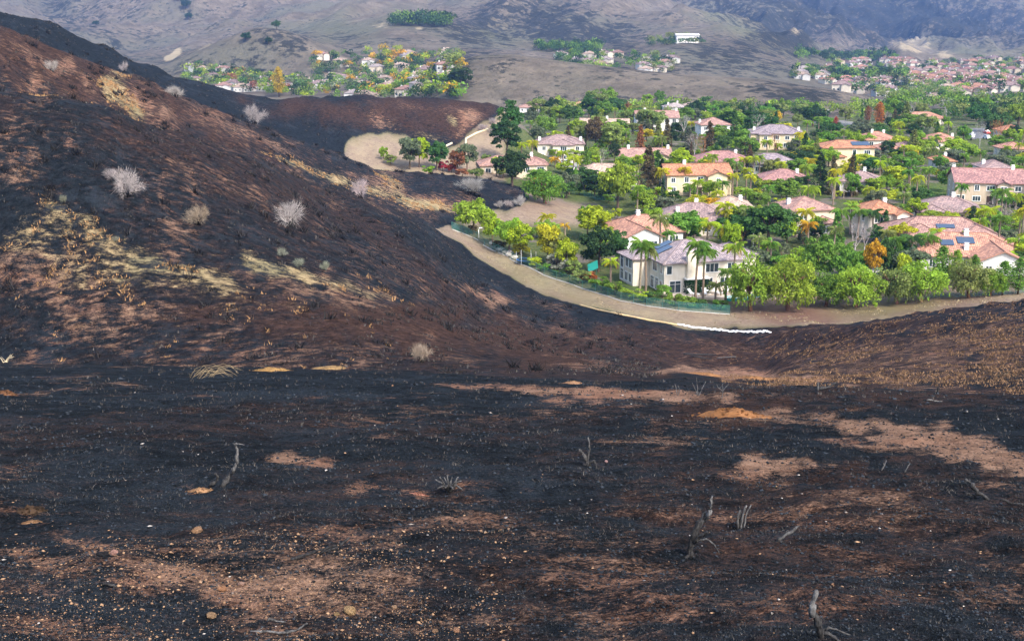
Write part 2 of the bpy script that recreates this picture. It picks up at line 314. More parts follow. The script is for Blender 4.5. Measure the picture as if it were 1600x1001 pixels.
def ground_material():
    m, nt, b = new_mat('burnt_and_dry_ground'); q = NB(nt); p = q.pos()
    t1 = q.attr('m1'); t2 = q.attr('m2')
    big = q.noise(p, 0.16, 3, 0.6); mid = q.noise(p, 1.1, 6, 0.78); fine = q.noise(p, 13.0, 4, 0.8)
    str_ = q.noise(q.scalevec(p, (0.6, 1.0, 0.5)), 1.0, 7, 0.78, 0.0)
    con = lambda v, k: q.math('ADD', q.math('MULTIPLY', q.math('SUBTRACT', v, .5), k), .5)
    det = q.math('ADD', q.math('MULTIPLY', con(mid, 2.4), .5), q.math('MULTIPLY', con(fine, 2.2), .5))
    sdet = q.math('ADD', q.math('MULTIPLY', con(str_, 2.6), .62), q.math('MULTIPLY', con(fine, 2.2), .38))
    # charred soil: blue-black ash, greyer ash drifts, brown scorched earth
    ash = q.mix(q.step(det, .15, .95), (.0016, .0022, .0028), (.028, .036, .044))
    ash = q.mix(q.math('MULTIPLY', q.step(q.math('ADD', con(big, 1.6), q.math('MULTIPLY', con(mid, 2), .35)), .7, 1.0), .6), ash, q.mix(q.step(fine, .3, .7), (.014, .019, .025), (.048, .060, .073)))
    scorch = q.mix(q.step(det, .2, .9), (.010, .006, .0045), (.125, .066, .046))
    ash = q.mix(q.step(q.math('ADD', q.math('MULTIPLY', t1[2], .75), sdet), .66, 1.25), ash, scorch)
    soil = q.mix(q.step(det, .1, .9), (.085, .042, .026), (.52, .31, .20))
    soil = q.mix(q.math('MULTIPLY', q.step(big, .45, .6), .35), soil, (.34, .14, .08))
    g = q.mix(q.step(sdet, .1, .9), (.15, .095, .045), (.56, .42, .22))
    g = q.mix(q.math('MULTIPLY', q.step(big, .48, .6), .6), g, (.29, .26, .13))
    ft = q.step(q.math('ADD', t1[0], sdet), 1.02, 1.42)
    fs = q.step(q.math('ADD', t1[1], sdet), 1.06, 1.42)
    burntc = q.mix(ft, ash, soil); burntc = q.mix(fs, burntc, g)
    # pale flecks of ash and bleached bits
    vo = q.n('ShaderNodeTexVoronoi'); q.put(vo.inputs['Vector'], p); vo.inputs['Scale'].default_value = 2.3
    fl = q.math('MULTIPLY', q.math('LESS_THAN', vo.outputs['Distance'], .032), q.step(big, .5, .56))
    burntc = q.mix(q.math('MULTIPLY', fl, .5), burntc, (.30, .28, .26))
    # dry firebreak, garden soil and lawn
    dryc = q.mix(q.step(det, .1, .9), (.17, .118, .085), (.41, .315, .225))
    dryc = q.mix(q.math('MULTIPLY', q.step(con(str_, 2.4), .55, .95), .4), dryc, (.19, .13, .09))
    dryc = q.mix(q.math('MULTIPLY', q.step(big, .42, .62), .5), dryc, (.38, .30, .19))
    dryc = q.mix(q.math('MULTIPLY', t1[2], .8), dryc, (.17, .085, .065))
    dryc = q.mix(q.math('MULTIPLY', t2[1], .7), dryc, (.20, .23, .07))
    gard = q.mix(q.step(mid, .4, .62), (.065, .10, .028), (.14, .14, .06))
    gard = q.mix(q.step(q.noise(p, .1, 2), .56, .62), gard, (.17, .145, .115))
    gard = q.mix(t2[1], gard, q.mix(mid, (.055, .12, .018), (.15, .21, .045)))
    unb = q.mix(t2[2], gard, dryc)
    edge = q.step(q.math('ADD', t2[0], q.math('MULTIPLY', q.math('SUBTRACT', det, .5), .55)), .44, .56)
    col = q.mix(edge, unb, burntc)
    q.put(b.inputs['Base Color'], col); b.inputs['Roughness'].default_value = .93; b.inputs['Specular IOR Level'].default_value = .05
    q.put(b.inputs['Normal'], q.bump(q.noise(p, 3.0, 6, .8), 1.0, 0.45))
    return m
def hill_material():
    m, nt, b = new_mat('dry_grass_and_brush_hills'); q = NB(nt); p = q.pos(); t3 = q.attr('m3')
    n1 = q.noise(p, .004, 8, .62); n2 = q.noise(p, .03, 7, .7); n3 = q.noise(p, .09, 6, .7)
    gras = q.mix(q.step(n2, .35, .66), (.125, .101, .074), (.262, .212, .155))
    gras = q.mix(q.step(n1, .45, .62), gras, (.165, .15, .105))
    gras = q.mix(q.math('MULTIPLY', t3[2], .7), gras, (.155, .17, .085))
    rock = q.mix(n3, (.38, .29, .17), (.55, .45, .29))
    scr = q.mix(q.step(n3, .35, .65), (.016, .018, .015), (.05, .048, .038))
    sep = q.n('ShaderNodeSeparateXYZ'); q.put(sep.inputs[0], p)
    far = q.step(sep.outputs[1], 2300.0, 3300.0)
    fb = q.step(q.math('ADD', q.math('ADD', q.math('MULTIPLY', t3[0], .55), q.math('MULTIPLY', far, .13)), q.math('ADD', q.math('MULTIPLY', q.math('SUBTRACT', n2, .5), 1.1), q.math('ADD', .5, q.math('MULTIPLY', q.math('SUBTRACT', n3, .5), 1.5)))), .68, .9)
    col = q.mix(fb, gras, scr)
    # single dark shrubs dotted over the grass
    vo = q.n('ShaderNodeTexVoronoi'); q.put(vo.inputs['Vector'], p); vo.inputs['Scale'].default_value = .05
    dots = q.math('MULTIPLY', q.math('LESS_THAN', vo.outputs['Distance'], q.math('MULTIPLY', q.noise(p, .006, 3), .36)), q.step(n2, .45, .55))
    col = q.mix(q.math('MULTIPLY', dots, .75), col, (.025, .030, .020))
    col = q.mix(q.step(q.math('ADD', q.math('MULTIPLY', t3[1], .8), q.math('MULTIPLY', n3, .5)), .72, .9), col, rock)
    q.put(b.inputs['Base Color'], col); b.inputs['Roughness'].default_value = .95; b.inputs['Specular IOR Level'].default_value = .1
    q.put(b.inputs['Normal'], q.bump(q.noise(p, .035, 8, .72), 1.0, 16.0))
    return m
GROUND = ground_material(); HILLM = hill_material()

# ---------------------------------------------------------------- terrain sheets cut from one height field (shared edges, shared normals)
gz = np.gradient(TZ, axis=0); gY = np.gradient(TY, axis=0); gX0 = np.gradient(TX, axis=0)
ax = np.stack([gX0, gY, gz], -1); bx_ = np.stack([np.gradient(TX, axis=1), np.zeros_like(TX), np.gradient(TZ, axis=1)], -1)
nrm = np.cross(bx_, ax); nrm /= np.linalg.norm(nrm, axis=2, keepdims=True); NRM = nrm.reshape(-1, 3)
ri, ci = np.meshgrid(np.arange(NR - 1), np.arange(NC - 1), indexing='ij')
v00 = (ri * NC + ci).ravel(); quads = np.stack([v00, v00 + 1, v00 + 1 + NC, v00 + NC], 1)
def sheet(name, sel, mat, label=None):
    qd = quads[sel]; used, inv = np.unique(qd, return_inverse=True); inv = inv.reshape(-1, 4)
    me = bpy.data.meshes.new(name); me.vertices.add(len(used)); me.loops.add(inv.size); me.polygons.add(len(inv))
    me.vertices.foreach_set('co', np.stack([VX[used], VY[used], VZ[used]], 1).ravel().astype(np.float32))
    me.loops.foreach_set('vertex_index', inv.ravel().astype(np.int32))
    me.polygons.foreach_set('loop_start', np.arange(0, inv.size, 4, dtype=np.int32))
    me.polygons.foreach_set('use_smooth', np.ones(len(inv), bool))
    for nm, arr in (('m1', m1), ('m2', m2), ('m3', m3)):
        a = me.color_attributes.new(nm, 'FLOAT_COLOR', 'POINT'); a.data.foreach_set('color', arr[used].ravel().astype(np.float32))
    me.update(calc_edges=True)
    me.normals_split_custom_set_from_vertices([tuple(n) for n in NRM[used]])
    me.materials.append(mat)
    o = bpy.data.objects.new(name, me); C.objects.link(o); o['kind'] = 'structure'
    if label: o['label'] = label
    return o
qv = quads[:, 0]
isF = (VY[qv] <= fY3[qv]); isV = (~isF) & (VY[qv] <= fD1[qv]); isB = isV & (burn0[qv] > .5); isH = (VY[qv] > fD1[qv]) & (VY[qv] <= fD6[qv])
sheet('burnt_slope', isF, GROUND); sheet('burnt_hill', isB, GROUND); sheet('valley_ground', isV & ~isB, GROUND)
sheet('dry_hills', isH, HILLM); sheet('mountains', VY[qv] > fD6[qv], HILLM)
# ---------------------------------------------------------------- mesh helpers
class MB:
    def __init__(s): s.v = []; s.f = []; s.uv = []; s.c = []
    def face(s, pts, uv=None, c=1.0):
        i = len(s.v); s.v.extend([tuple(p) for p in pts]); s.f.append(tuple(range(i, i + len(pts))))
        s.uv.append(uv or [(0, 0)] * len(pts)); s.c.append(c)
    def box(s, x0, x1, y0, y1, z0, z1, M=None, taper=1.0):
        cx, cy = (x0 + x1) / 2, (y0 + y1) / 2
        P = [Vector((x, y, z0)) for x, y in ((x0, y0), (x1, y0), (x1, y1), (x0, y1))] + \
            [Vector((cx + (x - cx) * taper, cy + (y - cy) * taper, z1)) for x, y in ((x0, y0), (x1, y0), (x1, y1), (x0, y1))]
        if M: P = [M @ p for p in P]
        for q in ((3, 2, 1, 0), (4, 5, 6, 7), (0, 1, 5, 4), (1, 2, 6, 5), (2, 3, 7, 6), (3, 0, 4, 7)): s.face([P[k] for k in q])
    def tube(s, pts, rads, n=6, cap=True, c=1.0):
        rings = []; up = Vector((0.13, 0.27, 0.95))
        for i, p in enumerate(pts):
            p = Vector(p); a = Vector(pts[max(0, i - 1)]); b = Vector(pts[min(len(pts) - 1, i + 1)])
            t = (b - a).normalized(); x = t.cross(up)
            if x.length < 1e-3: x = t.cross(Vector((1, 0, 0)))
            x.normalize(); y = t.cross(x); r = rads[i] if isinstance(rads, (list, tuple)) else rads
            base = len(s.v); s.v.extend([tuple(p + (x * math.cos(2 * math.pi * k / n) + y * math.sin(2 * math.pi * k / n)) * r) for k in range(n)])
            rings.append(base)
        for a, b in zip(rings, rings[1:]):
            for k in range(n):
                s.f.append((a + k, a + (k + 1) % n, b + (k + 1) % n, b + k)); s.uv.append([(0, 0)] * 4); s.c.append(c)
        if cap:
            s.f.append(tuple(reversed(range(rings[0], rings[0] + n)))); s.uv.append([(0, 0)] * n); s.c.append(c)
            s.f.append(tuple(range(rings[-1], rings[-1] + n))); s.uv.append([(0, 0)] * n); s.c.append(c)
    def mesh(s, name, mat=None, smooth=False, uv=False, col=False):
        me = bpy.data.meshes.new(name); me.from_pydata(s.v, [], s.f); me.update()
        if uv:
            l = me.uv_layers.new(name='uv'); l.data.foreach_set('uv', [x for u in s.uv for p in u for x in p])
        if col:
            a = me.color_attributes.new('leaf', 'FLOAT_COLOR', 'CORNER'); arr = []
            for c, f in zip(s.c, s.f): arr.extend([c, c, c, 1.0] * len(f))
            a.data.foreach_set('color', arr)
        if smooth: me.polygons.foreach_set('use_smooth', [True] * len(me.polygons))
        if mat: me.materials.append(mat)
        return me
def np_mesh(name, V, F, mat, col=None, smooth=False):
    """V (n,3) F (m,k) arrays, optional per-face value"""
    me = bpy.data.meshes.new(name); k = F.shape[1]
    me.vertices.add(len(V)); me.loops.add(F.size); me.polygons.add(len(F))
    me.vertices.foreach_set('co', V.ravel().astype(np.float32)); me.loops.foreach_set('vertex_index', F.ravel().astype(np.int32))
    me.polygons.foreach_set('loop_start', np.arange(0, F.size, k, dtype=np.int32))
    if smooth: me.polygons.foreach_set('use_smooth', np.ones(len(F), bool))
    if col is not None:
        a = me.color_attributes.new('leaf', 'FLOAT_COLOR', 'CORNER')
        cc = np.repeat(np.asarray(col, float).reshape(len(F), -1), k, 0) * np.ones((1, 3)); a.data.foreach_set('color', np.concatenate([cc, np.ones((len(cc), 1))], 1).ravel().astype(np.float32))
    me.update(calc_edges=True); me.materials.append(mat); return me
def link(name, me, parent=None, loc=(0, 0, 0), rotz=0.0, color=None, scale=None, rot=None):
    o = bpy.data.objects.new(name, me); C.objects.link(o); o.parent = parent
    o.location = loc; o.rotation_euler = rot if rot is not None else (0, 0, rotz)
    if scale is not None: o.scale = scale if isinstance(scale, (tuple, list, Vector)) else (scale,) * 3
    if color is not None: o.color = (*color[:3], 1)
    return o
def tag(o, label, cat, group=None):
    o['label'] = label; o['category'] = cat
    if group: o['group'] = group
    return o
def thing(name, label, cat, loc, rotz=0.0, group=None):
    o = bpy.data.objects.new(name, None); C.objects.link(o); o.location = loc; o.rotation_euler = (0, 0, rotz)
    o.empty_display_size = 0.2
    return tag(o, label, cat, group)

# ---------------------------------------------------------------- materials
def plain(name, col, rough=.8, spec=.3, noise=None, metal=0.0, bump=None):
    m, nt, b = new_mat(name); q = NB(nt)
    if noise:
        sc, amt = noise; n = q.noise(q.n('ShaderNodeTexCoord').outputs['Object'], sc, 4, .6)
        c = q.mix(q.step(n, .3, .7), tuple(x * (1 - amt) for x in col), tuple(min(1, x * (1 + amt)) for x in col))
        q.put(b.inputs['Base Color'], c)
        if bump: q.put(b.inputs['Normal'], q.bump(n, bump[0], bump[1]))
    else: b.inputs['Base Color'].default_value = (*col, 1)
    b.inputs['Roughness'].default_value = rough; b.inputs['Specular IOR Level'].default_value = spec; b.inputs['Metallic'].default_value = metal
    return m
def stucco_mat():
    m, nt, b = new_mat('painted_stucco'); q = NB(nt); oi = q.n('ShaderNodeObjectInfo')
    tc = q.n('ShaderNodeTexCoord').outputs['Object']
    n = q.noise(tc, .7, 4, .6); st = q.noise(q.scalevec(tc, (2.2, 2.2, .25)), 1.0, 4, .6)
    c = q.mul(oi.outputs['Color'], q.mix(q.step(n, .3, .7), (.88, .87, .85), (1, 1, 1)))
    c = q.mul(c, q.mix(q.step(st, .35, .7), (.90, .88, .85), (1, 1, 1)))
    q.put(b.inputs['Base Color'], c); b.inputs['Roughness'].default_value = .9; b.inputs['Specular IOR Level'].default_value = .15
    q.put(b.inputs['Normal'], q.bump(q.noise(tc, 9, 3), .25, .03)); return m
def tile_mat():
    m, nt, b = new_mat('clay_roof_tiles'); q = NB(nt); oi = q.n('ShaderNodeObjectInfo')
    uv = q.n('ShaderNodeUVMap'); uv.uv_map = 'uv'; sep = q.n('ShaderNodeSeparateXYZ'); q.put(sep.inputs[0], uv.outputs[0])
    u, v = sep.outputs[0], sep.outputs[1]
    cu = q.math('FRACT', q.math('MULTIPLY', u, 2.6)); cv = q.math('FRACT', q.math('MULTIPLY', v, 2.4))
    barrel = q.math('SINE', q.math('MULTIPLY', cu, math.pi)); lap = q.math('SUBTRACT', 1.0, cv)
    h = q.math('ADD', q.math('MULTIPLY', barrel, .7), q.math('MULTIPLY', lap, .45))
    # one value per tile
    cmb = q.n('ShaderNodeCombineXYZ'); q.put(cmb.inputs[0], q.math('FLOOR', q.math('MULTIPLY', u, 2.6))); q.put(cmb.inputs[1], q.math('FLOOR', q.math('MULTIPLY', v, 2.4)))
    q.put(cmb.inputs[2], oi.outputs['Random'])
    wn_ = q.n('ShaderNodeTexWhiteNoise'); q.put(wn_.inputs[0], cmb.outputs[0])
    big = q.noise(uv.outputs[0], .35, 4, .65)
    c = q.mul(oi.outputs['Color'], q.mix(wn_.outputs[0], (.62, .62, .66), (1.28, 1.25, 1.2)))
    c = q.mul(c, q.mix(q.step(big, .3, .7), (.82, .80, .82), (1.1, 1.08, 1.04)))
    groove = q.math('MAXIMUM', q.step(q.math('ABSOLUTE', q.math('SUBTRACT', cu, .5)), .36, .5), q.step(cv, .86, 1.0))
    c = q.mix(q.math('MULTIPLY', groove, .55), c, q.mul(c, (.35, .32, .32)))
    q.put(b.inputs['Base Color'], c); b.inputs['Roughness'].default_value = .85; b.inputs['Specular IOR Level'].default_value = .2
    q.put(b.inputs['Normal'], q.bump(h, .8, .12)); return m
STUCCO = stucco_mat(); TILE = tile_mat()
TRIM = plain('white_painted_trim', (.80, .78, .74), .6)
def glass_mat():
    m, nt, b = new_mat('window_glass'); b.inputs['Base Color'].default_value = (.035, .055, .065, 1); b.inputs['Roughness'].default_value = .06
    b.inputs['Specular IOR Level'].default_value = .8; return m
GLASS = glass_mat()
SOLAR = plain('solar_cells', (.05, .075, .115), .3, .9)
DARKDOOR = plain('dark_brown_door', (.055, .032, .022), .5, noise=(3, .3))
GARAGE = plain('garage_door_paint', (.52, .46, .38), .6)
CHIM = STUCCO

# ---------------------------------------------------------------- houses
def roof_mesh(w, d, pitch, kind, oh=.55, th=.22):
    """ridge along X if w>=d. returns mesh, ridge height above the eave"""
    mb = MB(); W, D = w / 2 + oh, d / 2 + oh; run = min(W, D); hgt = math.tan(pitch) * run
    sl = 1 / math.cos(pitch)
    if W >= D: r = (W - D) if kind == 'hip' else W; A, B = (-r, 0), (r, 0)
    else: r = (D - W) if kind == 'hip' else D; A, B = (0, -r), (0, r)
    e = [(-W, -D), (W, -D), (W, D), (-W, D)]
    def add(pts):
        n = (Vector(pts[1]) - Vector(pts[0])); ux = n.normalized(); o = Vector(pts[0])
        uv = []
        for p in pts:
            q_ = Vector(p) - o; a = q_.dot(ux); rest = (q_ - ux * a).length; uv.append((a + 50, rest + 50))
        mb.face(pts, uv)
    P = lambda p, z: (p[0], p[1], z)
    if W >= D:
        add([P(e[0], 0), P(e[1], 0), P(B, hgt), P(A, hgt)]); add([P(e[2], 0), P(e[3], 0), P(A, hgt), P(B, hgt)])
        if kind == 'hip': add([P(e[1], 0), P(e[2], 0), P(B, hgt)]); add([P(e[3], 0), P(e[0], 0), P(A, hgt)])
    else:
        add([P(e[1], 0), P(e[2], 0), P(B, hgt), P(A, hgt)]); add([P(e[3], 0), P(e[0], 0), P(A, hgt), P(B, hgt)])
        if kind == 'hip': add([P(e[0], 0), P(e[1], 0), P(A, hgt)]); add([P(e[2], 0), P(e[3], 0), P(B, hgt)])
    # fascia below the tiles and soffit
    if kind == 'hip':
        for i in range(4):
            a, b_ = e[i], e[(i + 1) % 4]; mb.face([P(a, -th), P(b_, -th), P(b_, 0), P(a, 0)], [(0, 0)] * 4)
    else:
        if W >= D:
            sides = [(e[0], e[1], None), (e[2], e[3], None), (e[1], e[2], B), (e[3], e[0], A)]
        else:
            sides = [(e[1], e[2], None), (e[3], e[0], None), (e[0], e[1], A), (e[2], e[3], B)]
        for a, b_, apex in sides:
            if apex is None: mb.face([P(a, -th), P(b_, -th), P(b_, 0), P(a, 0)])
            else:
                mb.face([P(a, -th), P(apex, hgt - th), P(apex, hgt), P(a, 0)]); mb.face([P(apex, hgt - th), P(b_, -th), P(b_, 0), P(apex, hgt)])
    if kind == 'hip': mb.face([P(e[3], -th), P(e[2], -th), P(e[1], -th), P(e[0], -th)])
    else:
        z0 = -th
        if W >= D:
            mb.face([P(A, hgt + z0), P(B, hgt + z0), P(e[1], z0), P(e[0], z0)]); mb.face([P(B, hgt + z0), P(A, hgt + z0), P(e[3], z0), P(e[2], z0)])
        else:
            mb.face([P(A, hgt + z0), P(B, hgt + z0), P(e[2], z0), P(e[1], z0)]); mb.face([P(B, hgt + z0), P(A, hgt + z0), P(e[0], z0), P(e[3], z0)])
    # ridge caps
    rr = .13
    mb.tube([P(A, hgt + .02), P(B, hgt + .02)], rr, 5)
    if kind == 'hip':
        near = ((0, A), (3, A), (1, B), (2, B)) if W >= D else ((0, A), (1, A), (2, B), (3, B))
        for i, ap in near: mb.tube([P(e[i], .02), P(ap, hgt + .02)], rr, 5)
    return mb.mesh('roof', TILE, uv=True), hgt
def wall_mesh(w, d, h, kind, pitch, sink=1.0):
    mb = MB(); x, y = w / 2, d / 2
    c = [(-x, -y), (x, -y), (x, y), (-x, y)]
    for i in range(4):
        a, b_ = c[i], c[(i + 1) % 4]; mb.face([(*a, -sink), (*b_, -sink), (*b_, h), (*a, h)])
    mb.face([(*p, -sink) for p in reversed(c)]); mb.face([(*p, h) for p in c])
    if kind == 'gable':
        g = math.tan(pitch)
        if w >= d:
            hh = h + g * y
            mb.face([(x, -y, h), (x, y, h), (x, 0, hh)]); mb.face([(-x, y, h), (-x, -y, h), (-x, 0, hh)])
        else:
            hh = h + g * x
            mb.face([(-x, -y, h), (x, -y, h), (0, -y, hh)]); mb.face([(x, y, h), (-x, y, h), (0, y, hh)])
    return mb.mesh('wall', STUCCO)
_wc = {}
def window_meshes(w, h, mull):
    k = (round(w, 2), round(h, 2), mull)
    if k in _wc: return _wc[k]
    f = MB(); t = .17; dpt = .07
    f.box(-w / 2 - t, -w / 2, -dpt, .02, -t, h + t); f.box(w / 2, w / 2 + t, -dpt, .02, -t, h + t)
    f.box(-w / 2, w / 2, -dpt, .02, h, h + t); f.box(-w / 2, w / 2, -dpt - .05, .02, -t, 0)
    for i in range(1, mull):
        x = -w / 2 + w * i / mull; f.box(x - .04, x + .04, -dpt + .01, .01, 0, h)
    if h > 1.7: f.box(-w / 2, w / 2, -dpt + .012, .008, h * .72, h * .72 + .06)
    g = MB(); g.box(-w / 2, w / 2, -.025, .015, 0, h)
    _wc[k] = (f.mesh('window', TRIM), g.mesh('pane', GLASS)); return _wc[k]
def add_window(parent, x, y, z, rz, w=1.2, h=1.3, mull=2):
    f, g = window_meshes(w, h, mull)
    o = link('window', f, parent, (x, y, z), rz); link('pane', g, o); return o
def chimney_mesh(h):
    mb = MB(); mb.box(-.45, .45, -.34, .34, -1.6, h); mb.box(-.55, .55, -.44, .44, h, h + .12); mb.box(-.36, .36, -.26, .26, h + .12, h + .42); mb.box(-.44, .44, -.34, .34, h + .42, h + .52)
    return mb.mesh('chimney', STUCCO)
CHM = {k: chimney_mesh(k) for k in (.8, 1.1)}
_dm = MB(); _dm.box(-.55, .55, -.05, .04, 0, 2.15); _dm.box(-.7, -.55, -.08, .03, 0, 2.3); _dm.box(.55, .7, -.08, .03, 0, 2.3); _dm.box(-.55, .55, -.08, .03, 2.15, 2.3); DOORM = _dm.mesh('door', DARKDOOR)
_gm = MB()
for k in range(4): _gm.box(-2.4, 2.4, -.05, .04, k * .56, k * .56 + .53)
GARM = _gm.mesh('garage_door', GARAGE)
HOUSES = []   # (px, py, halfwidth px, Y, short reference, world x, y, radius)
COL = dict(orange=(.48, .235, .135), salmon=(.48, .26, .18), pink=(.41, .255, .21), mauve=(.335, .245, .23), rose=(.38, .215, .195), beige=(.50, .385, .30), lav=(.31, .26, .275), grey=(.40, .35, .33),
           cream=(.80, .72, .60), white=(.82, .80, .77), yellow=(.74, .61, .41), tan=(.60, .49, .37), sand=(.74, .63, .48))
def house_at(px, y_eave, H, ymin=235.0):
    lo, hi = ymin, 1100.0
    for _ in range(40):
        m = (lo + hi) / 2; p = at_depth(px, m); yy = world_pix(p.x, p.y, p.z + H)[1]
        if yy > y_eave: lo = m
        else: hi = m
    return at_depth(px, lo)
def build_house(label, short, px, y_eave, wpx, storeys, roof, wall, kind='hip', depth=11.0, yaw=0.0, pitch=22, wings=(), chim=(), sides='flr', group=None, solar=(), door=True, garage=False, win=True, wseed=0):
    H = 3.1 if storeys == 1 else 5.9
    p = house_at(px, y_eave, H); dist = p.y * math.cos(PITCH) - (p.z - CAMZ) * math.sin(PITCH)
    w = wpx / FPX * dist; ry = R(yaw); rw = random.Random(wseed + int(px * 7 + y_eave))
    w = max(6, (w - abs(math.sin(ry)) * depth) / max(.5, math.cos(ry)))
    c = p + Vector((0, depth * .5, 0)); c.z = p.z
    root = thing('house', label, 'house', c, ry, group); pit = R(pitch)
    vols = [(0, 0, w, depth, H, kind)] + [(a * w, b, c_ * w if c_ < 2 else c_, d_, (3.1 if s_ == 1 else 5.7), k_) for (a, b, c_, d_, s_, k_) in wings]
    first = None
    for i, (ox, oy, ww, dd, hh, kk) in enumerate(vols):
        wl_ = link('wall', wall_mesh(ww, dd, hh, kk, pit), root, (ox, oy, 0), color=COL[wall])
        rm, rh = roof_mesh(ww, dd, pit, kk); rf = link('roof', rm, root, (ox, oy, hh + .02 * (i + 1)), color=COL[roof])
        if first is None: first = (rf, rh, ww, dd)
        if not win: continue
        front = oy - dd / 2 - .012
        blockers = [(v[0] - v[2] / 2, v[0] + v[2] / 2) for v in vols if v is not vols[i] and v[1] - v[3] / 2 < oy - dd / 2 and v[1] + v[3] / 2 > oy - dd / 2 - .01]
        if 'f' in sides:
            n = max(1, int(ww / 3.6))
            for fl in range(1 if hh < 4 else 2):
                for k in range(n):
                    x = ox - ww / 2 + ww * (k + .5) / n + rw.uniform(-.3, .3)
                    if any(a - .9 < x < b_ + .9 for a, b_ in blockers): continue
                    bw = rw.choice((1.1, 1.5, 2.0)); z = .95 + fl * 2.85
                    if fl == 0 and k == n // 2 and door and i == 0: link('door', DOORM, root, (x, front, 0.02)); continue
                    if fl == 0 and garage and i == len(vols) - 1 and k == 0 and ww > 6: link('garage_door', GARM, root, (ox, front, 0.02)); break
                    add_window(root, x, front, z, 0, min(bw, ww * .6), rw.choice((1.2, 1.4)), 2 if bw < 1.9 else 3)
        for sd, sx, rz in (('l', -1, -math.pi / 2), ('r', 1, math.pi / 2)):
            if sd in sides:
                for fl in range(1 if hh < 4 else 2):
                    for k in range(max(1, int(dd / 5))):
                        y = oy - dd / 2 + dd * (k + .5) / max(1, int(dd / 5)) + rw.uniform(-.3, .3)
                        add_window(root, ox + sx * (ww / 2 + .012), y, .95 + fl * 2.85, rz, 1.1, 1.3, 2)
    rf, rh, ww, dd = first
    slope_run = min(ww, dd) / 2 + .55
    for (fx, fy) in chim:
        x, y = fx * ww / 2, fy * dd / 2
        if ww >= dd: z = rh * max(0, 1 - abs(y) / slope_run)
        else: z = rh * max(0, 1 - abs(x) / slope_run)
        if kind == 'hip' and ww >= dd: z = min(z, max(0, math.tan(pit) * (ww / 2 + .55 - abs(x))))
        link('chimney', CHM[.8], rf, (x, y, min(z, rh - .2)), color=(.84, .82, .79))
    for (fx, fy, pw, ph) in solar:
        mb = MB(); mb.box(-pw / 2, pw / 2, -ph / 2, ph / 2, 0, .06)
        y = fy * dd / 2; z = rh * (1 - abs(y) / slope_run) + .16
        link('solar_panel', mb.mesh('solar_panel', SOLAR), rf, (fx * ww / 2, y, z), rot=(pit if fy < 0 else -pit, 0, 0))
    hx, hy = world_pix(c.x, c.y, c.z + H)
    HOUSES.append((hx, y_eave, wpx / 2, c.y, short, c.x, c.y, max(w, depth) * .5 + .5))
    return root
# ---------------------------------------------------------------- foliage
def leaf_mat():
    m = bpy.data.materials.new('leaves'); m.use_nodes = True; nt = m.node_tree; nt.nodes.clear(); q = NB(nt)
    oi = q.n('ShaderNodeObjectInfo'); at = q.n('ShaderNodeAttribute'); at.attribute_name = 'leaf'
    c = q.mul(oi.outputs['Color'], at.outputs[0])
    hs = q.n('ShaderNodeHueSaturation'); q.put(hs.inputs['Color'], c)
    q.put(hs.inputs['Hue'], q.math('ADD', .485, q.math('MULTIPLY', oi.outputs['Random'], .03)))
    d = q.n('ShaderNodeBsdfDiffuse'); t = q.n('ShaderNodeBsdfTranslucent'); mx = q.n('ShaderNodeMixShader'); mx.inputs[0].default_value = .40
    q.put(d.inputs[0], hs.outputs[0]); q.put(t.inputs[0], hs.outputs[0]); nt.links.new(d.outputs[0], mx.inputs[1]); nt.links.new(t.outputs[0], mx.inputs[2])
    o = q.n('ShaderNodeOutputMaterial'); nt.links.new(mx.outputs[0], o.inputs[0]); return m
LEAF = leaf_mat()
def bark_mat():
    m, nt, b = new_mat('bark'); q = NB(nt); oi = q.n('ShaderNodeObjectInfo'); tc = q.n('ShaderNodeTexCoord').outputs['Object']
    n = q.noise(q.scalevec(tc, (5, 5, 1.2)), 1.5, 5, .7)
    q.put(b.inputs['Base Color'], q.mul(oi.outputs['Color'], q.mix(q.step(n, .3, .7), (.55, .53, .5), (1.2, 1.18, 1.15))))
    b.inputs['Roughness'].default_value = .95; b.inputs['Specular IOR Level'].default_value = .1
    q.put(b.inputs['Normal'], q.bump(n, .7, .08)); return m
BARK = bark_mat()
def quads_from(pos, nor, size, asp, r, tone=(.62, 1.3)):
    """rhombic leaves (n) -> V,F,col"""
    n = len(pos); a = r.normal(size=(n, 3)); a -= (a * nor).sum(1, keepdims=True) * nor; a /= np.linalg.norm(a, axis=1, keepdims=True) + 1e-9
    b = np.cross(nor, a); s = size * r.uniform(.65, 1.35, n)[:, None]
    V = np.stack([pos - a * s * asp, pos + b * s * .5, pos + a * s * asp, pos - b * s * .5], 1).reshape(-1, 3)
    F = np.arange(n * 4).reshape(n, 4); return V, F, r.uniform(*tone, n)
def unit(v): return v / (np.linalg.norm(v, axis=1, keepdims=True) + 1e-9)
def clump_crown(centers, radii, per, size, seed, flat=.85, jit=.7):
    r = np.random.default_rng(seed); n = len(centers); idx = np.repeat(np.arange(n), per)
    d = unit(r.normal(size=(n * per, 3))); d[:, 2] = np.where(d[:, 2] < -.35, -d[:, 2], d[:, 2])
    pos = centers[idx] + d * radii[idx][:, None] * r.uniform(.62, 1.08, n * per)[:, None] * np.array([1, 1, flat])
    nor = unit(d + r.normal(size=d.shape) * jit); tone = r.uniform(.78, 1.22, n)[idx]
    V, F, c = quads_from(pos, nor, size, .75, r); return V, F, c * tone
def merge(parts):
    off = 0; Vs, Fs, Cs = [], [], []
    for V, F, c in parts: Vs.append(V); Fs.append(F + off); Cs.append(c); off += len(V)
    return np.concatenate(Vs), np.concatenate(Fs), np.concatenate(Cs)
